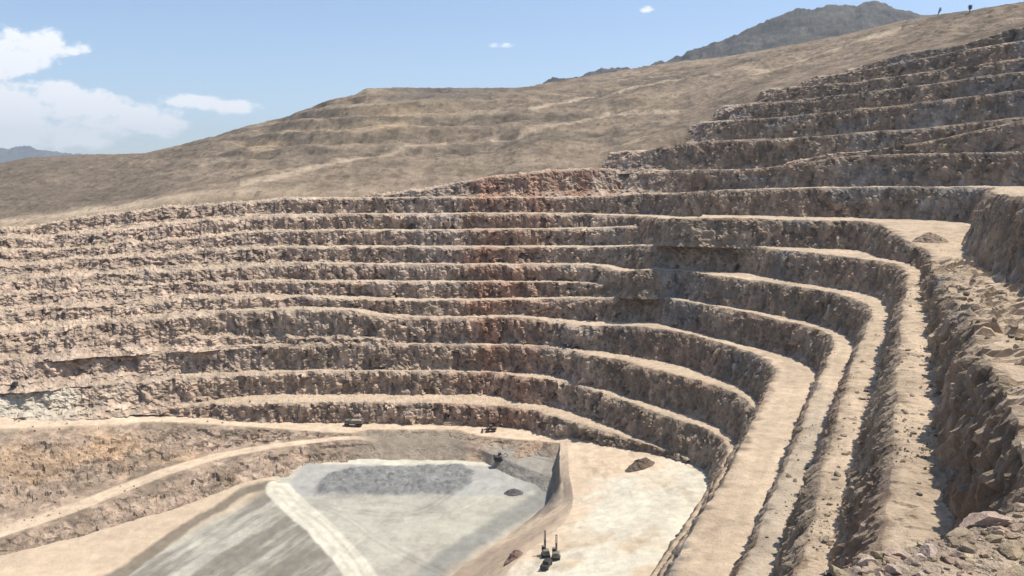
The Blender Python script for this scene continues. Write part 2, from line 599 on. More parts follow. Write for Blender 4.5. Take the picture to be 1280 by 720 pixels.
    push = ((cr1 * (1.25 - .6 * Mc - .35 * N2) + cr2 * (.62 - .18 * Mc)) * (.88 - .3 * Lf) + rib * (1.5 - .7 * Mc - .65 * N2) + rib2 * (.8 - .25 * Mc) + fin * (.22 + .15 * N2) + fin2 * .13 * N2 + blk * (0.55 + 0.6 * Lf)) * isf * np.clip(1.0 - 0.3 * np.clip(K - 1.8, 0, 1) * 5, 0, 1) * (1 - Nr * .5)
    V[..., 0] += inn[None, :, 0] * push
    V[..., 1] += inn[None, :, 1] * push
    road = (1.0 if key in ('c', 'd') else .45) * Mc
    rub = crag(V, (2.2, 2.2, 2.2), 451) * (.22 + .6 * Lf) * (1 - isf) * (1 - .85 * road) + fbm(V, 2.6, 4, 21, 0.6) * (0.24 + 0.6 * Lf) * (1 - .7 * road) + fbm(V, 11, 3, 22) * (0.25 + 0.6 * Lf)
    V[..., 2] += rub * (1 - isf * 0.75) * (1 - Nr * .75)
    # low heaped edge along the crest
    V[..., 2] += fbm(V, 1.1, 3, 23, .6) * .14 * (1 - isf) * (1 - Nr * .5) * (1 - .6 * road) + fbm(V, .45, 2, 24) * .06 * (1 - isf)
    lip = lip * (1 - .5 * road)
    lip = lip * (1 - .6 * Mc)
    heap = np.exp(-((K - 0.80) / 0.13) ** 2) * lip * (0.6 + 0.6 * fbm(V, 7, 2, 55))
    V[..., 2] += np.maximum(heap, 0)
    # ---- albedo
    berm = 1 - isf
    isf = sstep(-.10, .04, (K - 1) + fbm(V, 2.5, 3, 66) * .16 - .10 * Lf)
    tal = sstep(1.72, 1.95, K)
    up = sstep(0, 30, V[..., 2])
    face = mixc(np.broadcast_to(ROCK, V.shape), ROCKP, np.clip(Lf * 1.0 + tal * .15, 0, 1))
    PX = photo_px(V)
    gx = V[..., 0] + 14 * fbm(V, 18, 4, 98, .6)
    # ore-stained bands of the far wall, in plan
    redm = (.5 + .5 * sstep(-.2, .4, fbm(V, (9, 60, 22), 4, 77))) * sstep(-30, -12, gx) * sstep(26, 8, gx) * (V[..., 1] > 300) * .95
    greym = sstep(-60, -48, gx) * sstep(-14, -26, gx) * (V[..., 1] > 340) * sstep(-48, -42, V[..., 2]) * .9
    face = mixc(face, GREY, greym)
    brown = sstep(0.0, .5, fbm(V, (30, 30, 9), 3, 91)) * .5
    face = mixc(face, np.array([.27, .185, .125]), brown * (1 - Lf * .6))
    pk = np.broadcast_to(np.array([.36, .245, .175]), V.shape)
    face = mixc(face, pk, sstep(.0, .45, fbm(V, (26, 26, 12), 4, 95, .6)) * (.5 - .35 * Mc))
    face = mixc(face, np.array([.235, .215, .19]), sstep(.05, .45, fbm(V, (22, 22, 14), 4, 96, .6)) * .7 * (1 - .5 * Lf))
    face = mixc(face, np.array([.50, .405, .29]), sstep(.08, .45, fbm(V, (14, 14, 6), 4, 97, .6)) * (.40 + .45 * Lf - .3 * Mc))
    face = mixc(face, np.array([.455, .35, .262]), (1 - Mc) * .6)
    face = mixc(face, RED * 1.1, redm * .8)
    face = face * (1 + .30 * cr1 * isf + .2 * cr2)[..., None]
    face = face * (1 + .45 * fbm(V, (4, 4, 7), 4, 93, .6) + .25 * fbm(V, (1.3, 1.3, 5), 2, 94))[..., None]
    bc = mixc(np.broadcast_to(DUST, V.shape), np.array([.35, .285, .21]), up * .75)
    bc = mixc(bc, ROCK * 1.25, sstep(.15, .55, fbm(V, 6, 3, 61)) * (.40 + .2 * up))
    if key in ('c', 'd', 'e') :
        bc = mixc(bc, DUST * 1.06, sstep(.05, .3, K) * sstep(.8, .6, K) * .7)
    if key in 'cdef':
        aa = np.broadcast_to(arc, K.shape)
        TT = np.stack([K * 9, aa / 30, aa * 0], -1)
        bc = bc * (1 + (.22 * fbm(TT, 1.0, 4, 141, .65) + .12 * fbm(V, 3, 4, 142, .65)) * Mc)[..., None]
    if key == 'd':
        bc = mixc(bc, np.array([.36, .33, .27]), sstep(180, 150, V[..., 1]) * .3)
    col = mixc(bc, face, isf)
    if key == 'r':
        col = mixc(col, RED * 1.1, isf * .75 * sstep(-.4, .2, fbm(V, 7, 3, 99)) * sstep(-6, 6, gx) * sstep(52, 38, gx))
    if key in ('0', 'a'):
        w = np.exp(-(((V[..., 0] + 186) / 26) ** 2)) * sstep(-100, -80, V[..., 2]) * sstep(.0, .5, fbm(V, 9, 3, 5) + .35)
        col = mixc(col, WHITE, w * .8)
    mat = M_ROCK
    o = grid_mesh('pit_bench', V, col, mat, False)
    tag(o, label, kind='structure')
    BENCH_OBJ[key] = o
    return V


def z_foot0(C):
    px = photo_px(C)
    return np.interp(px, [-400, 0, 150, 220, 320, 440, 620, 700, 760, 850], [-85, -85, -86.3, -88.8, -90.8, -91.8, -91.6, -91, -89, -85.5])


order = ['0', 'a', 'b', 'c', 'd', 'e', 'f', 'g', 'h']
names = {'0': 'lowest rubbly pit bench above the dirt road', 'a': 'second pit bench curving right above the pale floor', 'b': 'third pit bench from the floor',
         'c': 'fourth pit bench with the wide tan terrace on the right', 'd': 'fifth pit bench from the floor', 'e': 'sixth pit bench from the floor',
         'f': 'seventh pit bench, its terrace narrowing to the right', 'g': 'eighth pit bench with the flat pale pad on the right', 'h': 'ninth pit bench running up to the near rocky lip'}
VB = {}
for i, k in enumerate(order):
    lo = order[i - 1] if i else None
    hi = order[i + 1] if i + 1 < len(order) else None
    if k == 'a':
        continue
    VB[k] = bench(k, lo, hi, z_foot0, names[k], back=14)
VB['a'] = None


def foot_a(C):
    j, dd = nearest(C, CREST['0'])
    z = np.where(C[:, 1] > 258, CREST['0'][j, 2], -86.0)
    return smooth1(np.where((photo_px(C) > 850), -86.0, z), 10)


VB['a'] = bench('a', None, 'b', foot_a, names['a'])
# short intermediate benches of the far wall, standing in front of the taller faces
VB['d2'] = bench('d2', 'd', 'e', 0, 'narrow extra bench low in the far wall, left of the corner', fade=(0, 12))
VB['f2'] = bench('f2', 'f', 'g', 0, 'narrow extra bench high in the far wall, left of the corner', fade=(0, 12))
VB['r'] = bench('r', 'h', None, 0, 'uneven top bench with a rust red patch near the top of the far wall', fw=4, back=10, fade=(90, 6), rubble=.45)
VB['c2'] = bench('c2', 'b', 'c', 0, 'broken narrow bench halfway up the tall face on the left', fade=(0, 12), rubble=.3)
ups = ['h', 'i', 'i2', 'j', 'k', 'l', 'm', 'n', 'o']
un = {'i': 'first upper right bench above eye level', 'i2': 'wedge shaped upper right bench rising as a ramp', 'j': 'upper right bench above the ramp', 'k': 'tall dark upper right bench',
      'l': 'upper right bench below the three narrow ones', 'm': 'narrow upper right bench', 'n': 'second narrow upper right bench from the top', 'o': 'topmost upper right bench under the skyline'}
for i, k in enumerate(ups[1:], 1):
    lo = ups[i - 1]
    hi = ups[i + 1] if i + 1 < len(ups) else None
    if k == 'j':
        lo = 'i'
    VB[k] = bench(k, lo, hi, 0, un[k], back=10, lip=.35, fade=(45, 0), dip=False)

# ------------------------------------------------------------------ loft of traced ground lines


def amp_left(K, V):
    slope = sstep(1.05, 1.3, K) * sstep(1.95, 1.75, K) + sstep(3.05, 3.3, K)
    smooth_cut = 1 - .7 * sstep(-62, -54, V[..., 0])
    return .12 + slope * 2.6 * smooth_cut


def loft(name, lines, mat, colf, rows, label, step=0.9, amp=(.3, .5), kf=None, cols=None):
    """ground sheet through several lines; rows = subdivisions between consecutive lines"""
    n = 0
    P = []
    for l in lines:
        c = catmull(l)
        d = np.concatenate([[0], np.cumsum(np.linalg.norm(np.diff(c, axis=0), axis=1))])
        n = max(n, int(d[-1] / step))
        P.append((c, d / d[-1]))
    s = np.linspace(0, 1, n)
    if cols is not None:        # match the lines along x/y bearing instead of by length
        g = np.linspace(cols[0], cols[1], cols[2])
        Q = []
        for l in lines:
            c = np.array(l)
            b = c[:, 0] / c[:, 1]
            q = np.stack([np.interp(g, b, c[:, j]) for j in range(3)], 1)
            w = max(int(cols[2] / 120), 2)
            Q.append(np.concatenate([q[:2], smooth1(q, w)[2:-2], q[-2:]]))
    else:
        Q = [np.stack([np.interp(s, d, c[:, j]) for j in range(3)], 1) for c, d in P]
    V, K = [], []
    for i in range(len(Q) - 1):
        m = rows[i]
        for r in range(m):
            t = r / m
            V.append(Q[i] * (1 - t) + Q[i + 1] * t)
            K.append(i + t)
    V.append(Q[-1])
    K.append(len(Q) - 1.0)
    V = np.array(V)
    K = np.broadcast_to(np.array(K)[:, None], V.shape[:2])
    a = kf(K, V) if kf else 1.0
    V[..., 2] += (fbm(V, 12, 3, 5) * amp[1] + fbm(V, 3, 4, 6, .6) * amp[0] * (.45 if kf else 1)) * a
    if kf is amp_left:
        V[..., 2] += (crag(V, (6, 6, 4), 19) * .9 + crag(V, (2.6, 2.6, 2), 20) * .3) * (a - .12) / 2.6
    o = grid_mesh(name, V, colf(V, K), mat, kf is not amp_left)
    tag(o, label, kind='structure')
    return o, V


# lower floor: elevation as a function of the distance north
def zf(Y):
    return np.interp(Y, [100, 228, 262, 272, 300, 340], [-120, -111.5, -104, -101.2, -99.2, -99])


def on_floor(px, py):
    a, b, c = photo_dir(px, py)
    lo, hi = 100.0, 400.0
    for _ in range(50):
        m = (lo + hi) / 2
        if c / b * m > zf(m):
            lo = m
        else:
            hi = m
    return np.array([a / b * lo, lo, zf(lo)])


def ptsz(*p):
    return [at(a, b, z=c) for a, b, c in p]


C0 = ptsz((-260, 528, -82), (-120, 522, -83), (0, 516, -84.6), (150, 512, -86.5), (220, 514, -89), (320, 520, -91), (440, 527, -92), (540, 526, -92), (620, 530, -91.8), (700, 543, -91), (760, 556, -89.5))
C1 = ptsz((-260, 556, -86), (-120, 545, -86.5), (0, 537, -87.2), (100, 533, -88.2), (200, 527, -89.8), (300, 533, -91.3), (400, 540, -92.4), (440, 542, -92.8), (460, 537, -92.6), (570, 537, -92.6), (600, 545, -92.8), (640, 549, -92.5), (700, 554, -91.5), (760, 565, -90))
C2 = ptsz((-260, 760, -111), (-120, 706, -108.5), (0, 662, -105), (100, 628, -102.5), (200, 588, -99.5), (270, 567, -97), (340, 555, -95.2), (420, 546, -93.5), (446, 545, -93.2), (470, 548, -94.5), (560, 548, -94.5), (600, 556, -94.8), (640, 565, -95.3), (690, 578, -96.3), (760, 600, -97))
C3 = ptsz((-260, 772, -111.3), (-120, 717, -108.8), (0, 671, -105.3), (100, 637, -102.8), (200, 596, -99.8), (270, 573, -97.3), (340, 560, -95.5), (420, 550, -93.8), (446, 549, -93.8), (470, 553, -95.4), (560, 553, -95.4), (600, 562, -96), (640, 578, -97.2), (690, 598, -98.6), (760, 620, -100))
C4 = [on_floor(*p) for p in ((-260, 850), (-120, 770), (0, 707), (100, 682), (200, 651), (280, 622), (345, 598), (385, 579), (450, 574), (470, 574), (560, 575), (605, 578), (640, 596), (690, 622), (760, 650))]
C5 = [p + np.array([0, -9, -4]) for p in C4]


def col_left(V, K):
    road1 = sstep(.05, .25, K) * sstep(1.05, .9, K)
    road2 = sstep(1.96, 2.0, K) * sstep(3.05, 3.0, K)
    c = mixc(np.broadcast_to(ROCKP * .80, V.shape), ORANGE, sstep(.05, .55, fbm(V, 16, 3, 15) * .7 + .6 * np.exp(-((V[..., 0] + 150) / 30) ** 2 - ((V[..., 1] - 286) / 18) ** 2) - .1) * .85)
    c = mixc(c, ROCK * .85, sstep(.0, .35, fbm(V, (9, 9, 5), 5, 16, .65)) * .9)  # dark blotches paint in the shadowed clumps of the rugged slope
    c = c * (1 + .35 * crag(V, (3, 3, 3), 18))[..., None]
    # graded grey cut right of the road fork
    cut = sstep(-62, -54, V[..., 0]) * sstep(-12, -20, V[..., 0]) * sstep(1.05, 1.3, K)
    c = mixc(c, np.array([.30, .25, .19]) * np.ones(3), cut * .85)
    rt = sstep(-14, -2, V[..., 0] + 3 * fbm(V, 6, 3, 52)) * sstep(1.3, 2.0, K)
    c = mixc(c, np.array([.31, .285, .24]), rt * .9)
    c = mixc(c, DUST * 1.22, np.clip(road1 + road2 * sstep(-50, -60, V[..., 0]), 0, 1))
    return c


loft('pit_slope', [C0, C1, C2, C3, C4, C5], M_ROCK, col_left, [10, 110, 9, 56, 6], 'tan and orange rubble slopes with a dirt road crossing them', amp=(.75, .7), kf=amp_left, cols=(-.86, .10, 640))

# lower grey floor: plan grid
xs = np.arange(-190, 45, 0.5)
ys = np.arange(120, 322, 0.5)
X, Y = np.meshgrid(xs, ys)
Z = zf(Y)
V = np.stack([X, Y, Z], -1)
cb = np.array([p[0] / p[1] for p in C4])
cY = np.array([p[1] for p in C4])
foot = np.interp(X / Y, cb, cY)
V[..., 2] -= sstep(2, 9, Y - foot) * 9          # dives under the rubble slope


def in_poly(X, Y, poly, soft):
    """soft mask of a plan polygon"""
    P = np.array([p[:2] for p in poly])
    inside = np.zeros(X.shape, bool)
    d = np.full(X.shape, 1e9)
    for i in range(len(P)):
        a, b = P[i], P[(i + 1) % len(P)]
        cond = ((a[1] > Y) != (b[1] > Y))
        xi = (b[0] - a[0]) * (Y - a[1]) / (b[1] - a[1] + 1e-12) + a[0]
        inside ^= cond & (X < xi)
        e = b - a
        t = np.clip(((X - a[0]) * e[0] + (Y - a[1]) * e[1]) / (e @ e + 1e-9), 0, 1)
        d = np.minimum(d, np.hypot(X - a[0] - t * e[0], Y - a[1] - t * e[1]))
    return sstep(-soft, soft, np.where(inside, d, -d))


wx = X + fbm(V, 7, 5, 71, .65) * 1.5
wy = Y + fbm(V, 7, 5, 72, .65) * 1.3
FL = lambda *p: [on_floor(a, b) for a, b in p]
gcol = np.broadcast_to(np.array([.425, .40, .325]), V.shape).copy()
gcol = mixc(gcol, np.array([.33, .305, .25]), sstep(-.1, .5, fbm(V, (14, 10, 10), 5, 73, .65)) * .8)
bluish = in_poly(wx, wy, FL((355, 612), (385, 578), (620, 581), (668, 606), (655, 620), (350, 619)), .8)
gcol = mixc(gcol, np.array([.345, .335, .31]), bluish * .8)
gcol = mixc(gcol, WHITE * .95, in_poly(wx, wy, FL((380, 573), (612, 575), (640, 583), (560, 581), (400, 581)), 1.2) * .8)
heapm = in_poly(wx, wy, FL((398, 606), (412, 592), (445, 585), (520, 582), (575, 582), (592, 590), (588, 606), (560, 617), (440, 619), (398, 617)), 3.2)
gcol = mixc(gcol, np.array([.21, .208, .195]), sstep(.15, .8, heapm + .35 * fbm(V, 3, 4, 87, .65) * (heapm > .01) * (heapm < .99)))
gcol = gcol * (1 + .3 * heapm * crag(V, 2.2, 88))[..., None]
trk_ = catmull(FL((348, 612), (372, 635), (402, 662), (448, 716), (500, 790)), 12)
td = np.full(X.shape, 1e9)
for a, b in zip(trk_[:-1, :2], trk_[1:, :2]):
    e = b - a
    t = np.clip(((X - a[0]) * e[0] + (Y - a[1]) * e[1]) / (e @ e), 0, 1)
    td = np.minimum(td, np.hypot(X - a[0] - t * e[0], Y - a[1] - t * e[1]))
td = td + fbm(V, 4, 4, 86, .6) * .45
streak = in_poly(wx, wy, FL((300, 622), (345, 616), (420, 690), (440, 730), (100, 780), (120, 735)), 1.5)
_a, _b = on_floor(340, 616), on_floor(170, 720)
_d = (_b - _a)[:2] / np.linalg.norm((_b - _a)[:2])
RS = np.stack([X * _d[0] + Y * _d[1], -X * _d[1] + Y * _d[0], Z * 0], -1)
gcol = mixc(gcol, np.array([.20, .18, .145]), streak * sstep(-.3, .3, fbm(RS, (30, 4.5, 10), 5, 74, .65)) * .9)
TRACK = sstep(4.4, 3.6, td)
apron = in_poly(wx, wy, FL((-300, 900), (-120, 760), (0, 700), (200, 645), (345, 597), (345, 608), (250, 660), (140, 724), (60, 780), (-100, 900)), 2)
gcol = mixc(gcol, DUST * 1.02, apron)
edge = in_poly(wx, wy, FL((350, 603), (300, 618), (240, 654), (190, 687), (140, 719), (100, 748), (106, 758), (150, 724), (203, 690), (252, 657), (312, 622), (350, 610)), .7)
gcol = mixc(gcol, np.array([.185, .155, .115]), edge * .9)
gcol = mixc(gcol, WHITE * 1.02, TRACK * .95)
gcol = mixc(gcol, np.array([.42, .385, .30]), sstep(.9, .2, np.abs(td - 1.4)) * TRACK * .4)
band = in_poly(wx, wy, FL((640, 585), (690, 600), (694, 628), (640, 658), (590, 690), (545, 730), (500, 730), (560, 684), (630, 640), (668, 618), (660, 600)), 1.5)
gcol = mixc(gcol, np.array([.25, .245, .215]), band * .9)
tan = in_poly(wx, wy, FL((700, 635), (640, 668), (560, 715), (500, 780), (760, 780), (740, 640)), 4)
gcol = mixc(gcol, np.array([.42, .32, .23]), tan * .9)
gcol = gcol * (1 + .16 * fbm(V, (3, 3, 3), 5, 82, .65) + .10 * fbm(V, (24, 3, 5), 4, 83, .6))[..., None]
# wheel tracks curving over the grey floor
for i, (p0, p1, p2, p3) in enumerate((((640, 600), (560, 640), (470, 660), (400, 720)), ((600, 596), (520, 640), (450, 640), (360, 620)), ((380, 640), (480, 632), (560, 640), (640, 612)),
                                      ((560, 720), (480, 680), (420, 640), (345, 618)), ((250, 720), (320, 670), (360, 640), (352, 616)), ((340, 616), (400, 650), (440, 690), (470, 740)))):
    cv = catmull(FL(p0, p1, p2, p3), 10)
    for off in (-.9, .9):
        tg = np.gradient(cv[:, :2], axis=0)
        tg /= np.linalg.norm(tg, axis=1)[:, None]
        q = cv[:, :2] + np.stack([-tg[:, 1], tg[:, 0]], 1) * off
        d = np.full(X.shape, 1e9)
        for a, b in zip(q[:-1], q[1:]):
            e = b - a
            t = np.clip(((X - a[0]) * e[0] + (Y - a[1]) * e[1]) / (e @ e), 0, 1)
            d = np.minimum(d, (X - a[0] - t * e[0]) ** 2 + (Y - a[1] - t * e[1]) ** 2)
        tr = np.exp(-d / .2) * (.55 + .45 * fbm(V, 6, 3, 84 + i))
        gcol = gcol * (1 - (.22 if i % 2 else -.12) * tr)[..., None]
        V[..., 2] -= tr * .12
V[..., 2] += fbm(V, 10, 3, 75) * .35 + fbm(V, 2.5, 3, 76) * .10
V[..., 2] += heapm * (.6 + .8 * fbm(V, 6, 4, 79) + .55 * crag(V, 2.6, 80) + .3 * fbm(V, 1.8, 3, 80, .6, True))
V[..., 2] += apron * 1.6 + streak * .6 * fbm(RS, (24, 4, 9), 4, 81) - edge * .3
o = grid_mesh('pit_floor', V, gcol, M_FLOOR)
tag(o, 'grey lower pit floor with a dark oval gravel patch and a pale track', kind='structure')

# upper pale floor on the right, with the drop to the grey road
E0 = ptsz((640, 528, -92.5), (672, 536, -92.8), (690, 556, -95), (690, 590, -99.5), (688, 625, -103), (640, 664, -106.5), (560, 722, -112), (480, 790, -117))
E1 = ptsz((650, 526, -91), (684, 534, -90.5), (698, 548, -91.2), (700, 590, -93), (702, 630, -95.5), (664, 668, -98), (590, 722, -106), (520, 790, -113))
E2 = ptsz((664, 526, -90.4), (700, 533, -89.8), (708, 547, -90.2), (711, 590, -91.2), (716, 628, -92), (704, 654, -91.6), (656, 692, -91.6), (600, 760, -93))
E3 = ptsz((760, 532, -86.5), (800, 541, -85.5), (820, 552, -85.6), (850, 575, -85.8), (862, 590, -85.8), (840, 640, -86.2), (815, 680, -86.5), (760, 760, -87))
E4 = ptsz((800, 532, -85), (850, 541, -85), (900, 555, -85.4), (930, 575, -85.6), (930, 600, -85.6), (905, 650, -86), (880, 690, -86), (840, 760, -86.5))


def col_right(V, K):
    c = mixc(np.broadcast_to(np.array([.43, .325, .235]), V.shape), DUST * 1.15, np.maximum(sstep(1.3, 1.9, K), sstep(225, 240, V[..., 1] + 6 * fbm(V, 7, 4, 49, .6))))
    c = mixc(c, np.array([.24, .20, .165]), sstep(.02, .2, K) * sstep(.98, .8, K) * sstep(235, 255, V[..., 1]))
    wv = V[..., 1] + fbm(V, 9, 3, 44) * 5
    wh = sstep(252, 243, wv) * sstep(1.95, 2.35, K + fbm(V, 9, 4, 45, .6) * .3)
    c = mixc(c, WHITE, wh * (.9 - .4 * sstep(.1, .5, fbm(V, 14, 3, 46))))
    c = mixc(c, np.array([.5, .38, .25]), sstep(.1, .4, fbm(V, 16, 3, 47)) * sstep(215, 195, V[..., 1]) * .8)
    w2 = np.exp(-((V[..., 0] - 57) / 8) ** 2 - ((V[..., 1] - 254) / 8) ** 2)
    c = mixc(c, WHITE * 1.1, np.clip(w2 * 1.3, 0, 1))
    c = mixc(c, np.array([.34, .27, .2]), sstep(.1, .5, fbm(V, (5, 9, 5), 5, 48, .65)) * .45)
    c = c * (1 + .18 * fbm(V, 2.2, 4, 50, .65) + .12 * fbm(V, (2, 22, 4), 4, 51, .6))[..., None]
    return c


loft('pit_floor', [E0, E1, E2, E3, E4], M_FLOOR, col_right, [14, 40, 110, 24], 'pale dusty upper pit floor beside the right wall', step=.45, amp=(.28, .35), kf=lambda K, V: 1 + 5 * sstep(.05, .3, K) * sstep(1.05, .8, K) * sstep(225, 240, V[..., 1]))

# ------------------------------------------------------------------ hillside above the pit
hb = [(-260, 318, 430), (-120, 303, 428), (0, 284, 430), (100, 270, 430), (150, 263, 430), (220, 247, 428), (320, 240, 427), (420, 243, 425), (530, 243, 424), (620, 232, 430), (645, 216, 432), (700, 211, 430), (760, 208, 432),
      (785, 190, 436), (870, 156, 452), (900, 136, 462), (955, 116, 454), (1005, 102, 448), (1060, 86, 438), (1110, 73, 428), (1140, 67, 418), (1200, 54, 402), (1280, 32, 384), (1400, -8, 350), (1600, -90, 300)]
hs = [(-260, 215, 900), (-120, 208, 860), (0, 204, 850), (40, 197, 850), (100, 194, 850), (180, 192, 840), (220, 183, 830), (260, 172, 820), (268, 171, 818), (300, 160, 810), (330, 153, 805), (362, 145, 800), (370, 141, 800), (398, 131, 795), (402, 129, 795), (420, 123, 790), (442, 119, 790),
      (458, 111, 785), (480, 110, 785), (560, 110, 790), (650, 110, 800), (680, 105, 830), (720, 98, 880), (780, 88, 920), (850, 77, 940), (900, 72, 930), (960, 62, 900), (1050, 45, 800), (1130, 26, 700), (1160, 21, 660), (1180, 18, 630), (1240, 10, 560), (1280, 3, 520), (1400, -25, 460), (1600, -100, 400)]
hbp = np.array(hb, float)
hsp = np.array(hs, float)
pxs = np.concatenate([np.linspace(-260, 1300, 1500), np.linspace(1302, 1600, 120)])
by, bd = np.interp(pxs, hbp[:, 0], hbp[:, 1]), np.interp(pxs, hbp[:, 0], hbp[:, 2])
sy, sd = np.interp(pxs, hsp[:, 0], hsp[:, 1]), np.interp(pxs, hsp[:, 0], hsp[:, 2])
base = np.array([at(a, b, D=c) for a, b, c in zip(pxs, by, bd)])
top = np.array([at(a, b, D=c) for a, b, c in zip(pxs, sy, sd)])
base = np.concatenate([smooth1(base[:, :2], 30), smooth1(base[:, 2:], 24)], 1)
topS = top
for _ in range(3):
    topS = np.concatenate([top[:1], smooth1(topS, 70)[1:-1], top[-1:]])
NR = 300
rowsH = []
KH = []
sk = base.copy()
sk[:, 2] -= 4.5
sk[:, 1] -= 9
sk2 = sk.copy()
sk2[:, 2] -= 12
sk2[:, 1] -= 2
rowsH += [sk2, sk]
KH += [-0.08, -0.05]
for r in range(NR + 1):
    t = r / NR
    tm = t ** 6
    p = base * (1 - t) + (topS * (1 - tm) + top * tm) * t
    rowsH.append(p)
    KH.append(t)
for k, (dz, dy) in enumerate(((-3, 30), (-25, 130), (-90, 400))):     # falls away behind the skyline
    p = top.copy()
    p[:, :2] *= (1 + dy / 800)
    p[:, 2] += dz
    rowsH.append(p)
    KH.append(1.1 + k)
VH = np.array(rowsH)
KH = np.broadcast_to(np.array(KH)[:, None], VH.shape[:2])
PXN_ = None
mid = np.sin(np.clip(KH, 0, 1) * math.pi)
PXH = np.broadcast_to(pxs[None, :], KH.shape)
# stepped waste dump on the left half: level terraces
step_h = 13.0
dump = sstep(180, 290, PXH) * sstep(760, 600, PXH) * sstep(.22, .36, KH) * (KH <= 1)
zz = VH[..., 2]
zz = zz + fbm(VH, (70, 70, 1e6), 3, 130) * 3
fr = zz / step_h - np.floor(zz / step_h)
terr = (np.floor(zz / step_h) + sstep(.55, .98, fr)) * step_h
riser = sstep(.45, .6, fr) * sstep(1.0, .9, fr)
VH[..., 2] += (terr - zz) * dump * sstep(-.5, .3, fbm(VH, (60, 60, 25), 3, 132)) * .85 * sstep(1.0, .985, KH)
nz = fbm(VH, 60, 5, 101, .55) * 7 * mid + fbm(VH, (26, 40, 26), 4, 114, .6, True) * 2.0 * mid * (1 - dump * .5) + fbm(VH, 14, 4, 102, .6) * 1.8 * np.clip(mid * 3, 0, 1) * (1 - dump * .6)
VH[..., 2] += nz
VH[2:-3, :, 2] += fbm(VH[2:-3], 9, 4, 103, .65, True) * .9
PXH = PXH + 45 * fbm(VH, 45, 4, 110) + 25 * fbm(VH, 12, 3, 111)
hc = mixc(np.broadcast_to(HILL, VH.shape), HILLG, sstep(-.15, .4, fbm(VH, (60, 90, 22), 5, 104, .6)) * .85)
hc = mixc(hc, np.array([.30, .235, .155]), sstep(.05, .5, fbm(VH, (50, 80, 9), 4, 112, .6)) * .55)
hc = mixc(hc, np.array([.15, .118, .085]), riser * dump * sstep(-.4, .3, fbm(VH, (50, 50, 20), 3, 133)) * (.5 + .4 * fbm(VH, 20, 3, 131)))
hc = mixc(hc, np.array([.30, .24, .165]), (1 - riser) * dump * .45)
hc = hc * (1 + .6 * fbm(VH, (9, 14, 6), 4, 113, .65))[..., None]
hc = mixc(hc, HILLG, sstep(330, 120, PXH) * sstep(.0, .12, KH) * .65)
tanb = sstep(280, 330, PXH) * sstep(620, 480, PXH) * np.exp(-((KH - .62) / .13) ** 2)
hc = mixc(hc, np.array([.37, .28, .175]), np.clip(tanb * 1.7, 0, 1) * sstep(-.3, .3, fbm(VH, (40, 40, 8), 3, 105)))
hc = mixc(hc, np.array([.16, .135, .11]), sstep(460, 500, PXH) * sstep(660, 600, PXH) * sstep(.78, .9, KH) * .8)
hc = mixc(hc, np.array([.38, .29, .2]), sstep(0.02, -.05, KH - .05 - .05 * fbm(VH, 30, 3, 107)) * sstep(660, 300, PXH) * .9)
# pale tracks on the hill
for trk, w in (([(300, 236), (340, 232), (400, 222), (440, 213), (480, 205), (520, 197), (560, 189)], 2.4), ([(0, 281), (100, 268), (150, 261), (220, 247), (270, 241), (322, 238)], 1.8), ([(660, 158), (720, 146), (800, 128), (870, 112), (960, 96), (1050, 70), (1130, 40)], 1.6), ([(600, 190), (660, 178), (720, 172), (790, 158), (850, 150)], 1.4)):
    tp = np.array(trk, float)
    wob_ = fbm(VH, 20, 3, 120) * 3
    # row in t for each column
    yy = np.interp(pxs, tp[:, 0], tp[:, 1], left=-999, right=-999)
    tt = (yy - by) / (sy - by)
    D_ = np.abs(KH - tt[None, :]) * np.abs(sy - by)[None, :]
    hc = mixc(hc, DUST * .95, np.exp(-((D_ + wob_ * .4) / w) ** 2) * .8)
hc = mixc(hc, np.array([.10, .095, .065]), sstep(.30, .5, fbm(VH, (4, 6, 4), 4, 108, .6)) * .6)
hc = mixc(hc, np.array([.34, .27, .19]), sstep(.3, .6, fbm(VH, (8, 14, 5), 4, 134, .6)) * .55)
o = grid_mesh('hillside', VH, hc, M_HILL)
tag(o, 'dry brown hillside and stepped waste dump above the pit', kind='structure')

# ------------------------------------------------------------------ mountains


def ridge(name, sky, D, depth, label, colr, rough, mat, n=900, rows=140):
    s = np.array(sky, float)
    px = np.linspace(s[0, 0], s[-1, 0], n)
    py = np.interp(px, s[:, 0], s[:, 1])
    top = np.array([at(a, b, D=D) for a, b in zip(px, py)])
    R = []
    K = []
    for r in range(rows + 1):
        t = r / rows
        p = top.copy()
        p[:, :2] *= 1 - (1 - t) * depth / D
        p[:, 2] = top[:, 2] * t ** 1.25 - 130 * (1 - t)
        R.append(p)
        K.append(t)
    for k in (0.3, 1.0):
        p = top.copy()
        p[:, :2] *= 1 + k * depth / D
        p[:, 2] = top[:, 2] * (1 - k) - 130 * k
        R.append(p)
        K.append(1 - k)
    V = np.array(R)
    K = np.array(K)[:, None] * np.ones((1, n))
    V[..., 2] += fbm(V, depth * .35, 5, 201, .55, True) * rough * np.sin(np.clip(K, 0, 1) * math.pi) + fbm(V, depth * .05, 5, 202, .65) * rough * .30 + fbm(V, depth * .02, 3, 204, .6, True) * rough * .10
    c = mixc(np.broadcast_to(np.array(colr), V.shape), np.array(colr) * .55, sstep(-.1, .4, fbm(V, depth * .05, 5, 203, .65)) * .8)
    c = mixc(c, np.array(colr) * 1.9, sstep(.15, .5, fbm(V, depth * .03, 4, 205, .65)) * .6)
    o = grid_mesh(name, V, c, mat)
    tag(o, label, kind='structure')


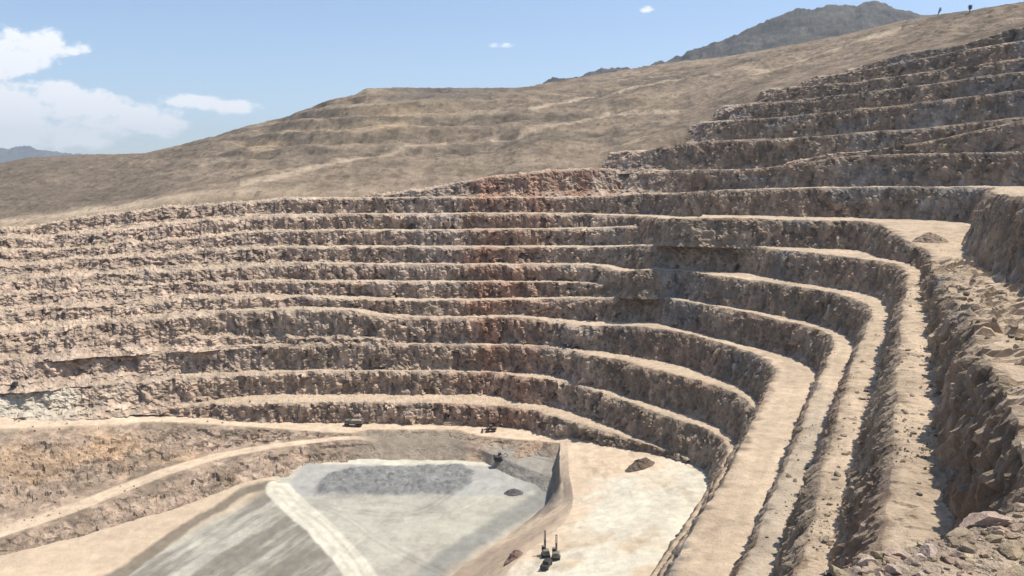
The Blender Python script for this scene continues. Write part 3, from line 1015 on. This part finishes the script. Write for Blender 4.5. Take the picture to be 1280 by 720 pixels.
ridge('mountain', [(600, 150), (680, 103), (700, 100), (740, 91), (790, 84), (850, 73), (880, 57), (900, 51), (920, 44), (940, 37), (960, 28), (980, 20), (1000, 13), (1020, 9), (1050, 8), (1070, 9), (1078, 5), (1090, 3), (1100, 6), (1110, 7), (1130, 11), (1150, 16), (1250, 40), (1400, 90)],
      2600, 1300, 'grey scrubby mountain peak behind the right hillside', (.105, .095, .072), 60, M_MOUNT)
ridge('mountain', [(-400, 192), (-250, 180), (-120, 186), (-60, 192), (0, 187), (20, 186), (38, 184), (44, 187), (60, 190), (90, 193), (130, 197), (260, 205), (400, 220)],
      9000, 2500, 'far blue mountains at the left edge under the clouds', (.12, .12, .10), 160, M_MOUNT, n=300)

# ground sheet out to the horizon
gx = np.linspace(-11000, 11000, 60)
GX, GY = np.meshgrid(gx, gx)
GV = np.stack([GX, GY, np.full(GX.shape, -135.0)], -1)
o = grid_mesh('ground', GV, np.broadcast_to(HILL, GV.shape), M_HILL)
tag(o, 'dry ground reaching out to the horizon', kind='structure')

# ------------------------------------------------------------------ loose rock
bpy.context.view_layer.update()
DG = bpy.context.evaluated_depsgraph_get()


def drop(x, y, zmax=200.0):
    hit, loc, nor, idx, ob, mt = scene.ray_cast(DG, Vector((x, y, zmax)), Vector((0, 0, -1)))
    return (loc, nor) if hit else (None, None)


def view_hit(px, py):
    """ground point under a photo pixel"""
    a, b, c = photo_dir(px, py)
    hit, loc, nor, idx, ob, mt = scene.ray_cast(DG, Vector((0, 0, 0)), Vector((a, b, c)).normalized())
    return (loc, nor) if hit else (None, None)


def rock_mesh(seed, sub=3, flat=1.0, albedo=(.40, .33, .25), mat=None):
    """angular block: an icosphere cut by random planes, then roughened; unit radius"""
    rr = np.random.default_rng(seed)
    bm = bmesh.new()
    bmesh.ops.create_icosphere(bm, subdivisions=sub, radius=1.0)
    P = np.array([v.co[:] for v in bm.verts])
    for _ in range(9):
        nrm = rr.normal(size=3)
        nrm /= np.linalg.norm(nrm)
        h = rr.uniform(.42, .8)
        d = P @ nrm - h
        P = P - np.where(d > 0, d, 0)[:, None] * nrm * .96
    P *= np.array([rr.uniform(.9, 1.35), rr.uniform(.75, 1.05), rr.uniform(.55, .85) * flat])
    P += fbm(P + seed * 7.7, .5, 5, seed, .7)[:, None] * P * .26
    for v, p in zip(bm.verts, P):
        v.co = p
    me = bpy.data.meshes.new('rock')
    bm.to_mesh(me)
    bm.free()
    a = me.color_attributes.new('albedo', 'FLOAT_COLOR', 'POINT')
    c = np.ones((len(P), 4), np.float32)
    c[:, :3] = np.array(albedo) * (1 + .25 * fbm(P + 3.3 * seed, .7, 3, seed + 5))[:, None]
    a.data.foreach_set('color', c.ravel())
    me.materials.append(mat or M_NEAR)
    me.polygons.foreach_set('use_smooth', np.zeros(len(me.polygons), bool))
    return me


PALE = (.60, .48, .355)
rocks_near = [rock_mesh(100 + i, 4 if i < 3 else 3, 1.0, np.array(PALE) * random.uniform(.62, 1.15) * np.array((1, random.uniform(.92, 1.02), random.uniform(.85, 1.03)))) for i in range(9)]
rocks_far = [rock_mesh(200 + i, 2, 1.0, np.array((.33, .265, .195)) * random.uniform(.75, 1.15), M_ROCK) for i in range(6)]


def put_rock(name, me, loc, size, label, cat, group=None, sink=.3, tilt=.5, stretch=(1, 1, 1)):
    o = bpy.data.objects.new(name, me)
    COL.objects.link(o)
    o.location = (loc[0], loc[1], loc[2] + size * .5 * (1 - 2 * sink) * stretch[2])
    o.rotation_euler = (random.uniform(-tilt, tilt), random.uniform(-tilt, tilt), random.uniform(0, 6.28))
    o.scale = (size * stretch[0], size * stretch[1], size * stretch[2])
    tag(o, label, cat, group)
    return o


# blocks one can point out on the near lip
for px, py, size, st, lab, k in (
        (1232, 652, .21, (1.35, .9, .55), 'large flat pale slab at the right end of the near lip, dark gap below it', 0),
        (1196, 676, .13, (1.2, .9, .8), 'brown block below the big flat slab on the near lip', 1),
        (1168, 664, .085, (1.2, .8, .8), 'small pale wedge of rock left of the big flat slab on the lip', 2),
        (1120, 694, .12, (1.4, .9, .6), 'long low pale rock in the middle of the near lip', 0),
        (1052, 700, .10, (1.3, .9, .7), 'pale rounded rock near the left end of the near lip', 1),
        (1262, 690, .15, (1.1, 1, .8), 'tilted tan block at the right edge under the flat slab', 2)):
    loc, nor = view_hit(px, py)
    if loc is not None and loc.length < 14:
        o = put_rock('boulder', rocks_near[k], loc, size, lab, 'boulder', None, .28, .15, st)
        o.rotation_euler.z = .4 * k + .2
n = 0
tries = 0
while n < 170 and tries < 6000:
    tries += 1
    px, py = random.uniform(950, 1300), random.uniform(625, 735)
    loc, nor = view_hit(px, py)
    if loc is None or loc.length > 11:
        continue
    size = random.choice([.015, .02, .02, .025, .03, .035, .045, .06, .08]) * random.uniform(.8, 1.25)
    put_rock('rock', random.choice(rocks_near), loc, size, 'pale angular rock in the rubble heaped on the near lip', 'rock', 'loose rocks on the near lip', .25)
    n += 1
# boulders lying on the terraces of the right wall
for (poly, cnt, lo, hi, lab, grp) in (
        (((1150, 350), (1205, 620), (1112, 620), (1132, 360)), 34, .15, .5, 'small boulder lying on the long dusty terrace below the near rock wall', 'boulders on the long dusty terrace'),
        (((1180, 330), (1270, 370), (1280, 470), (1215, 400)), 40, .25, .8, 'boulder in the rubble on top of the near rock wall at the right edge', 'boulders on the near rock wall'),
        (((1085, 420), (1040, 560), (1018, 690), (1068, 690), (1088, 500)), 30, .2, .65, 'boulder at the foot of the dark face on the second narrow terrace', 'boulders on the second narrow terrace'),
        (((1000, 560), (945, 690), (990, 700), (1030, 560)), 14, .2, .6, 'small boulder on the greyish terrace between two dark edges', 'boulders on the greyish terrace')):
    n = 0
    xs_, ys_ = [p[0] for p in poly], [p[1] for p in poly]
    tries = 0
    while n < cnt and tries < 3000:
        tries += 1
        x, y = random.uniform(min(xs_), max(xs_)), random.uniform(min(ys_), max(ys_))
        ins = False
        for i in range(len(poly)):
            (x1, y1), (x2, y2) = poly[i], poly[(i + 1) % len(poly)]
            if (y1 > y) != (y2 > y) and x < (x2 - x1) * (y - y1) / (y2 - y1) + x1:
                ins = not ins
        if not ins:
            continue
        loc, nor = view_hit(x, y)
        if loc is None or abs(nor.z) < .6 or loc.length < 28:
            continue
        put_rock('boulder', random.choice(rocks_far), loc, random.uniform(lo, hi) * random.uniform(.6, 1), lab, 'boulder', grp, .3)
        n += 1


def rubble(name, pts, sizes, label, albedo, mat, seed):
    """many small stones as one mesh"""
    rr = np.random.default_rng(seed)
    base = rock_mesh(seed, 1)
    bv = np.array([v.co[:] for v in base.vertices])
    bf = np.array([p.vertices[:] for p in base.polygons])
    VV, FF, CC = [], [], []
    for i, (p, s) in enumerate(zip(pts, sizes)):
        a, b_, c = rr.uniform(0, 6.28, 3)
        R = np.array(Matrix.Rotation(a, 3, 'X') @ Matrix.Rotation(b_, 3, 'Y') @ Matrix.Rotation(c, 3, 'Z'))
        VV.append((bv * rr.uniform(.7, 1.3, 3)) @ R.T * s + np.array(p) + np.array([0, 0, s * .3]))
        FF.append(bf + i * len(bv))
        CC.append(np.broadcast_to(np.array(albedo) * rr.uniform(.65, 1.2), bv.shape))
    me = bpy.data.meshes.new(name)
    me.from_pydata(np.concatenate(VV).tolist(), [], np.concatenate(FF).tolist())
    a = me.color_attributes.new('albedo', 'FLOAT_COLOR', 'POINT')
    c4 = np.ones((len(VV) * len(bv), 4), np.float32)
    c4[:, :3] = np.concatenate(CC)
    a.data.foreach_set('color', c4.ravel())
    me.materials.append(mat)
    o = bpy.data.objects.new(name, me)
    COL.objects.link(o)
    tag(o, label, kind='stuff')
    return o


pts, szs = [], []
for _ in range(11000):
    x, y = random.uniform(-1.5, 12), random.uniform(2.0, 12)
    loc, nor = drop(x, y, 5)
    if loc is not None and loc.z > -4.5:
        pts.append(loc)
        szs.append(.008 + .022 * random.random() ** 3)
rubble('gravel', pts, szs, 'fine gravel and stone chips over the near lip', PALE, M_NEAR, 301)
pts, szs = [], []
for _ in range(7000):
    px, py = random.uniform(980, 1280), random.uniform(300, 690)
    loc, nor = view_hit(px, py)
    if loc is not None and abs(nor.z) > .55 and 25 < loc.length < 260 and fbm(np.array([[loc.x, loc.y, 0]]), 9, 3, 140)[0] > .12:
        pts.append(loc)
        szs.append((.04 + .16 * random.random() ** 3) * min(1, loc.length / 110 + .35))
rubble('gravel', pts, szs, 'scattered stones over the right hand terraces', (.36, .29, .21), M_ROCK, 302)
pts, szs = [], []
for _ in range(3600):
    px, py = random.uniform(0, 660), random.uniform(250, 690)
    loc, nor = view_hit(px, py)
    if loc is not None and (px < 330 or py < 560) and loc.z < 0 and not (px > 330 and py > 575) and py < 655 - .62 * (px - 100):
        if py < 520 and random.random() > .35 + .65 * (px < 250):
            continue
        pts.append(loc)
        szs.append(.12 + .6 * random.random() ** 5)
rubble('rubble', pts, szs, 'broken rock lying over the left wall and the slopes below it', (.43, .325, .225), M_ROCK, 303)


def mound(name, c, rx, ry, h, label, cat, alb, seed, rot=0.0, mat=None, n=46, rough=.28):
    """an irregular rock heap standing on the ground"""
    u = np.linspace(-1.25, 1.25, n)
    A, Bq = np.meshgrid(u, u)
    r = np.hypot(A, Bq)
    X = A * rx
    Yq = Bq * ry
    x = c[0] + X * math.cos(rot) - Yq * math.sin(rot)
    y = c[1] + X * math.sin(rot) + Yq * math.cos(rot)
    zg = np.empty(x.shape)
    for i in range(n):
        for j in range(n):
            l, _n = drop(x[i, j], y[i, j], c[2] + 30)
            zg[i, j] = l.z if l is not None else c[2]
    V = np.stack([x, y, zg], -1)
    prof = np.clip(1 - r ** 1.6, -.3, 1)
    nn = fbm(V, min(rx, ry) * .55, 4, seed, .6, True)
    V[..., 2] += h * prof * (1 + rough * 2 * nn) - .25 * (prof < .02)
    V[..., 0] += fbm(V, 1.2, 3, seed + 3) * .5
    V[..., 1] += fbm(V, 1.2, 3, seed + 4) * .5
    col = np.broadcast_to(np.array(alb), V.shape) * (1 + .35 * fbm(V, 1.5, 3, seed + 9))[..., None]
    o = grid_mesh(name, V - np.array(c), col, mat or M_ROCK, False)
    o.location = c
    tag(o, label, cat)
    return o


def spot(px, py):
    l, _n = view_hit(px, py)
    return (l.x, l.y, l.z) if l is not None else (0, 0, 0)


mound('shaded_face_mound', spot(800, 584), 5.6, 2.6, 2.2, 'jagged mound coloured dark for the shaded face at the edge of the white pit floor', 'stand-in mound', (.17, .13, .10), 401, .5)  # mound added in place of a shadowed face, the shade put into its colour
mound('rubble_heap', spot(642, 699), 2.6, 2.2, 1.7, 'small reddish rubble heap left of the drilling rigs', 'rubble heap', (.30, .20, .15), 403)
mound('rubble_heap', spot(642, 616), 3.4, 1.8, 1.0, 'heap coloured dark for a rock shadow at the right end of the grey pit floor', 'rubble heap', (.15, .145, .135), 404)  # dark albedo puts a rock's shadow into the heap colour
mound('rubble_heap', spot(1163, 301), 5.5, 2.6, 1.8, 'brown rock heap standing between two flat pale pads', 'rubble heap', (.34, .26, .19), 405)
mound('rubble_heap', spot(660, 562), 5.6, 3.4, 1.1, 'orange brown earth heap beside the grey haul road', 'rubble heap', (.38, .275, .19), 406, .3)
mound('boulder', spot(115, 299), 1.5, 1.2, 1.5, 'single dark boulder high on the pale left wall', 'boulder', (.12, .095, .075), 408)

# ------------------------------------------------------------------ machines
M_DARK = flat_material('dark_paint', (.035, .035, .03), .5)
M_TYRE = flat_material('tyre_rubber', (.02, .02, .02), .9)
M_STEEL = flat_material('dusty_steel', (.16, .15, .13), .6, .2)
M_GLASS = flat_material('dark_glass', (.03, .035, .04), .12)
M_BODY = flat_material('dusty_olive_paint', (.17, .16, .13), .6)
M_BROWN = flat_material('brown_paint', (.16, .10, .06), .6)
M_PALEP = flat_material('pale_paint', (.48, .46, .40), .5)


class MB:
    def __init__(self):
        self.bm = bmesh.new()

    def box(self, c, s, rot=None, bev=.04, taper=None):
        r = bmesh.ops.create_cube(self.bm, size=1.0)
        vs = r['verts']
        for v in vs:
            k = 1.0
            if taper and v.co.z > 0:
                v.co.x *= taper[0]
                v.co.y *= taper[1]
            v.co = Vector((v.co.x * s[0], v.co.y * s[1], v.co.z * s[2]))
        if bev:
            es = list({e for v in vs for e in v.link_edges})
            g = bmesh.ops.bevel(self.bm, geom=es, offset=bev, segments=1, affect='EDGES')
            vs = list({v for f in g['faces'] for v in f.verts} | {v for v in vs if v.is_valid})
        M = Matrix.Translation(c)
        if rot:
            M = M @ Matrix.Rotation(rot[1], 4, rot[0])
        bmesh.ops.transform(self.bm, matrix=M, verts=vs)
        return self

    def bar(self, a, b, r, seg=8):
        a, b = Vector(a), Vector(b)
        d = b - a
        g = bmesh.ops.create_cone(self.bm, cap_ends=True, segments=seg, radius1=r, radius2=r, depth=d.length)
        M = Matrix.Translation((a + b) / 2) @ d.to_track_quat('Z', 'Y').to_matrix().to_4x4()
        bmesh.ops.transform(self.bm, matrix=M, verts=g['verts'])
        return self

    def build(self, name, mat, parent):
        me = bpy.data.meshes.new(name)
        self.bm.to_mesh(me)
        self.bm.free()
        me.materials.append(mat)
        o = bpy.data.objects.new(name, me)
        COL.objects.link(o)
        o.parent = parent
        return o


def empty(name, loc, rz, label, cat, group=None):
    o = bpy.data.objects.new(name, None)
    COL.objects.link(o)
    o.location = loc
    o.rotation_euler = (0, 0, rz)
    o.empty_display_size = .5
    return tag(o, label, cat, group)


def copy_tree(o, parent=None):
    c = o.copy()
    COL.objects.link(c)
    if parent:
        c.parent = parent
    for ch in list(o.children):
        copy_tree(ch, c)
    return c


def wheel(parent, x, y, r, w):
    t = MB().bar((x, y - w / 2, r), (x, y + w / 2, r), r, 18).build('wheel', M_TYRE, parent)
    MB().bar((x, y - w / 2 - .03, r), (x, y + w / 2 + .03, r), r * .5, 12).build('rim', M_STEEL, t)


def dump_truck(loc, rz, label):
    t = empty('dump_truck', loc, rz, label, 'truck')
    MB().box((0, 0, .85), (7.0, .9, .3)).box((3.1, 0, .75), (.5, 2.3, .45)).build('chassis', M_DARK, t)
    c = MB().box((2.55, 0, 1.75), (1.5, 2.3, 1.5), bev=.1, taper=(.85, .95)).build('cab', M_BODY, t)
    MB().box((3.22, 0, 2.05), (.1, 1.9, .65), rot=('Y', -.14), bev=.02).build('windscreen', M_GLASS, c)
    for s in (-1, 1):
        MB().box((2.6, s * 1.13, 2.05), (.8, .08, .6), bev=.02).build('side_window', M_GLASS, c)
    b = MB().box((-1.0, 0, 1.2), (4.9, 2.3, .16)).box((-1.0, 1.2, 1.85), (5.0, .12, 1.3)).box((-1.0, -1.2, 1.85), (5.0, .12, 1.3)) \
        .box((1.5, 0, 2.0), (.14, 2.4, 1.6)).box((-3.45, 0, 1.8), (.12, 2.4, 1.15))
    for k in range(6):
        for s in (-1, 1):
            b.box((-3.2 + k * .88, s * 1.3, 1.85), (.12, .12, 1.3), bev=0)
    b.build('dump_body', M_BODY, t)
    m = MB()
    m.box((-1.0, 0, 2.3), (4.7, 2.2, .7), bev=.28, taper=(.75, .6))
    m.build('load', flat_material('loaded_rock', (.34, .27, .2), .95, 0, .4, 2.0), t)
    for x in (2.5, -1.4, -2.7):
        for s in (-1, 1):
            wheel(t, x, s * 1.0, .55, .45)
    for s in (-1, 1):
        MB().box((3.38, s * .85, .85), (.06, .28, .2), bev=.02).build('headlight', M_PALEP, t)
    return t


def loader(loc, rz, label):
    t = empty('wheel_loader', loc, rz, label, 'loader')
    MB().box((-1.1, 0, 1.2), (2.4, 1.6, .95), bev=.12).box((.6, 0, .95), (1.6, .9, .5)).build('body', M_BROWN, t)
    c = MB().box((-.1, 0, 2.05), (1.2, 1.35, 1.1), bev=.06, taper=(.85, .9)).build('cab', M_BROWN, t)
    MB().box((-.1, 0, 2.1), (1.22, 1.37, .55), bev=.02, taper=(.93, .96)).build('cab_window', M_GLASS, c)
    for s in (-1, 1):
        MB().box((1.6, s * .5, 1.0), (1.9, .18, .25), rot=('Y', .3)).build('lift_arm', M_BROWN, t)
        for x in (1.0, -1.2):
            wheel(t, x, s * .85, .65, .5)
    MB().box((2.75, 0, .55), (.12, 2.3, .8)).box((3.05, 0, .2), (.8, 2.3, .12)).box((3.0, 1.12, .5), (.7, .1, .7)).box((3.0, -1.12, .5), (.7, .1, .7)).build('bucket', M_STEEL, t)
    return t


def excavator(loc, rz, label):
    t = empty('excavator', loc, rz, label, 'excavator')
    for s in (-1, 1):
        MB().box((0, s * .95, .42), (3.2, .5, .8), bev=.28).build('track', M_TYRE, t)
    MB().box((-.2, 0, 1.35), (2.5, 2.1, .9), bev=.12).box((-1.3, 0, 1.5), (.7, 2.2, 1.2), bev=.18).build('body', M_DARK, t)
    c = MB().box((.65, .62, 1.95), (1.2, .85, 1.45), bev=.06, taper=(.85, .95)).build('cab', M_DARK, t)
    MB().box((.68, .62, 2.15), (1.22, .87, .7), bev=.02, taper=(.92, .97)).build('cab_window', M_GLASS, c)
    b = MB().box((1.6, -.2, 2.2), (2.4, .32, .42), rot=('Y', -.5)).box((2.95, -.2, 2.35), (1.4, .3, .38), rot=('Y', .6)).build('boom', M_PALEP, t)
    MB().box((3.3, -.2, 1.35), (.26, .26, 1.6), rot=('Y', .2)).build('stick', M_PALEP, b)
    MB().box((3.0, -.2, .5), (.75, .9, .55), bev=.14).build('bucket', M_STEEL, t)
    return t


def drill_rig(loc, rz, label, h, grp):
    t = empty('drill_rig', loc, rz, label, 'drill rig', grp)
    for s in (-1, 1):
        MB().box((-.2, s * .85, .36), (2.6, .42, .7), bev=.24).build('track', M_TYRE, t)
    MB().box((-.3, 0, 1.15), (2.5, 1.7, .85), bev=.1).box((-1.0, 0, 1.75), (1.0, 1.5, .4), bev=.08).build('body', M_BODY, t)
    c = MB().box((.35, .55, 1.95), (.95, .8, 1.2), bev=.05, taper=(.9, .95)).build('cab', M_BODY, t)
    MB().box((.37, .55, 2.12), (.97, .82, .55), bev=.02, taper=(.95, .98)).build('cab_window', M_GLASS, c)
    m = MB()
    q = [(1.15, -.18), (1.15, .18), (1.5, -.18), (1.5, .18)]
    for x, y in q:
        m.bar((x, y, .3), (x, y, h), .06, 6)
    k = 0
    z = .4
    while z < h - .5:
        m.bar((1.15, -.18, z), (1.15, .18, z + .5), .035, 5)
        m.bar((1.5, .18, z), (1.5, -.18, z + .5), .035, 5)
        m.bar((1.15, -.18, z + .5), (1.5, -.18, z), .035, 5)
        m.bar((1.15, .18, z), (1.5, .18, z + .5), .035, 5)
        z += .5
    m.box((1.32, 0, h), (.5, .5, .22), bev=.04)
    mo = m.build('mast', M_STEEL, t)
    MB().box((1.32, 0, h * .55), (.4, .5, .75), bev=.06).build('drill_head', M_STEEL, mo)
    MB().bar((1.32, 0, .05), (1.32, 0, h * .55), .07).build('drill_rod', M_STEEL, mo)
    MB().bar((-.6, 0, 1.6), (1.15, 0, h * .62), .07).bar((-.6, .4, 1.6), (1.15, .15, h * .5), .05).build('mast_brace', M_DARK, t)
    return t


def pickup(loc, rz, label):
    t = empty('pickup_truck', loc, rz, label, 'pickup')
    MB().box((0, 0, .75), (4.7, 1.75, .55), bev=.1).box((1.5, 0, 1.0), (1.5, 1.7, .25), bev=.1) \
        .box((-1.5, .83, 1.1), (1.6, .08, .3)).box((-1.5, -.83, 1.1), (1.6, .08, .3)).box((-2.3, 0, 1.1), (.08, 1.7, .3)).build('body', M_DARK, t)
    c = MB().box((.05, 0, 1.4), (1.9, 1.6, .75), bev=.1, taper=(.7, .85)).build('cab', M_DARK, t)
    for s in (-1, 1):
        MB().box((.05, s * .745, 1.42), (1.4, .06, .42), rot=('X', s * .15), bev=.02).build('side_window', M_GLASS, c)
        MB().box((2.34, s * .65, .85), (.06, .3, .16), bev=.02).build('headlight', M_PALEP, t)
        for x in (1.45, -1.4):
            wheel(t, x, s * .8, .38, .26)
    MB().box((.86, 0, 1.4), (.06, 1.3, .5), rot=('Y', -.5), bev=.02).build('windscreen', M_GLASS, c)
    return t


def gspot(px, py):
    return Vector(spot(px, py))


dump_truck(gspot(442, 532.5), math.radians(176), 'dark loaded dump truck on the dirt road below the lowest pit bench')
loader(gspot(613, 539.5), math.radians(183), 'small dusty brown wheel loader parked right of the dump truck')
excavator(gspot(623, 576), math.radians(15), 'dark excavator with a pale boom at the corner of the grey pit floor')
g1 = gspot(682, 695)
drill_rig(g1, math.radians(95), 'left drilling rig with the taller mast on the white pit floor', 5.9, 'drilling rigs on the white floor')
g2 = gspot(695, 698)
drill_rig(g2, math.radians(84), 'right drilling rig with the shorter mast on the white pit floor', 5.3, 'drilling rigs on the white floor')
pk = pickup(gspot(683, 709), math.radians(70), 'dark pickup parked in front of the two drilling rigs')
p2 = copy_tree(pk)
p2.location = gspot(19, 483)
p2.rotation_euler.z = math.radians(100)
tag(p2, 'tiny dark pickup standing on the white mound at the far left')


def shrub(px, py, h, spread, lean, nl, label, cat, seed):
    rr = random.Random(seed)
    base = gspot(px, py)
    t = empty('shrub', base, 0, label, cat)
    m = MB()
    tips = []
    for k in range(7):
        a = rr.uniform(0, 6.28)
        e = Vector((math.cos(a) * spread * rr.uniform(.3, 1) + lean, math.sin(a) * spread * .6, h * rr.uniform(.6, 1)))
        mid = e * .5 + Vector((rr.uniform(-.2, .2), rr.uniform(-.2, .2), .1 * h))
        m.bar((0, 0, -.4), mid, .09, 5)
        m.bar(mid, e, .05, 5)
        tips += [mid, e, (mid + e) / 2]
    m.build('stem', flat_material('bark', (.06, .05, .04), .9), t)
    me = bpy.data.meshes.new('foliage')
    vs, fs = [], []
    for k in range(nl):
        c = rr.choice(tips) + Vector((rr.gauss(0, .3), rr.gauss(0, .3), rr.gauss(0, .3))) * spread * .6
        u = Vector((rr.gauss(0, 1), rr.gauss(0, 1), rr.gauss(0, 1))).normalized() * rr.uniform(.12, .3)
        w = Vector((rr.gauss(0, 1), rr.gauss(0, 1), rr.gauss(0, 1))).normalized() * rr.uniform(.12, .3)
        i = len(vs)
        vs += [c - u, c + w, c + u, c - w]
        fs.append((i, i + 1, i + 2, i + 3))
    me.from_pydata([v[:] for v in vs], [], fs)
    me.materials.append(flat_material('dark_leaves', (.045, .055, .03), .8))
    o = bpy.data.objects.new('foliage', me)
    COL.objects.link(o)
    o.parent = t
    return t


shrub(1172, 19.5, 5.5, 1.0, 1.6, 260, 'thin leaning shrub on the skyline at the upper right', 'shrub', 5)
shrub(1212, 15.5, 4.2, 1.5, 0, 700, 'compact dark bush on the skyline right of the thin leaning shrub', 'bush', 6)

# ------------------------------------------------------------------ air
bm = bmesh.new()
bmesh.ops.create_cube(bm, size=1.0)
me = bpy.data.meshes.new('haze')
bm.to_mesh(me)
bm.free()
hz = bpy.data.objects.new('haze', me)
COL.objects.link(hz)
hz.scale = (24000, 24000, 900)
hz.location = (0, 0, -136 + 450)
mh = bpy.data.materials.new('air')
mh.use_nodes = True
nt = mh.node_tree
nt.nodes.clear()
out = nt.nodes.new('ShaderNodeOutputMaterial')
pv = nt.nodes.new('ShaderNodeVolumePrincipled')
pv.inputs['Color'].default_value = (.72, .82, .95, 1)
pv.inputs['Density'].default_value = 8e-5
pv.inputs['Anisotropy'].default_value = 0.2
nt.links.new(pv.outputs[0], out.inputs['Volume'])
me.materials.append(mh)
tag(hz, 'thin pale haze over the whole pit and the hills', kind='stuff')
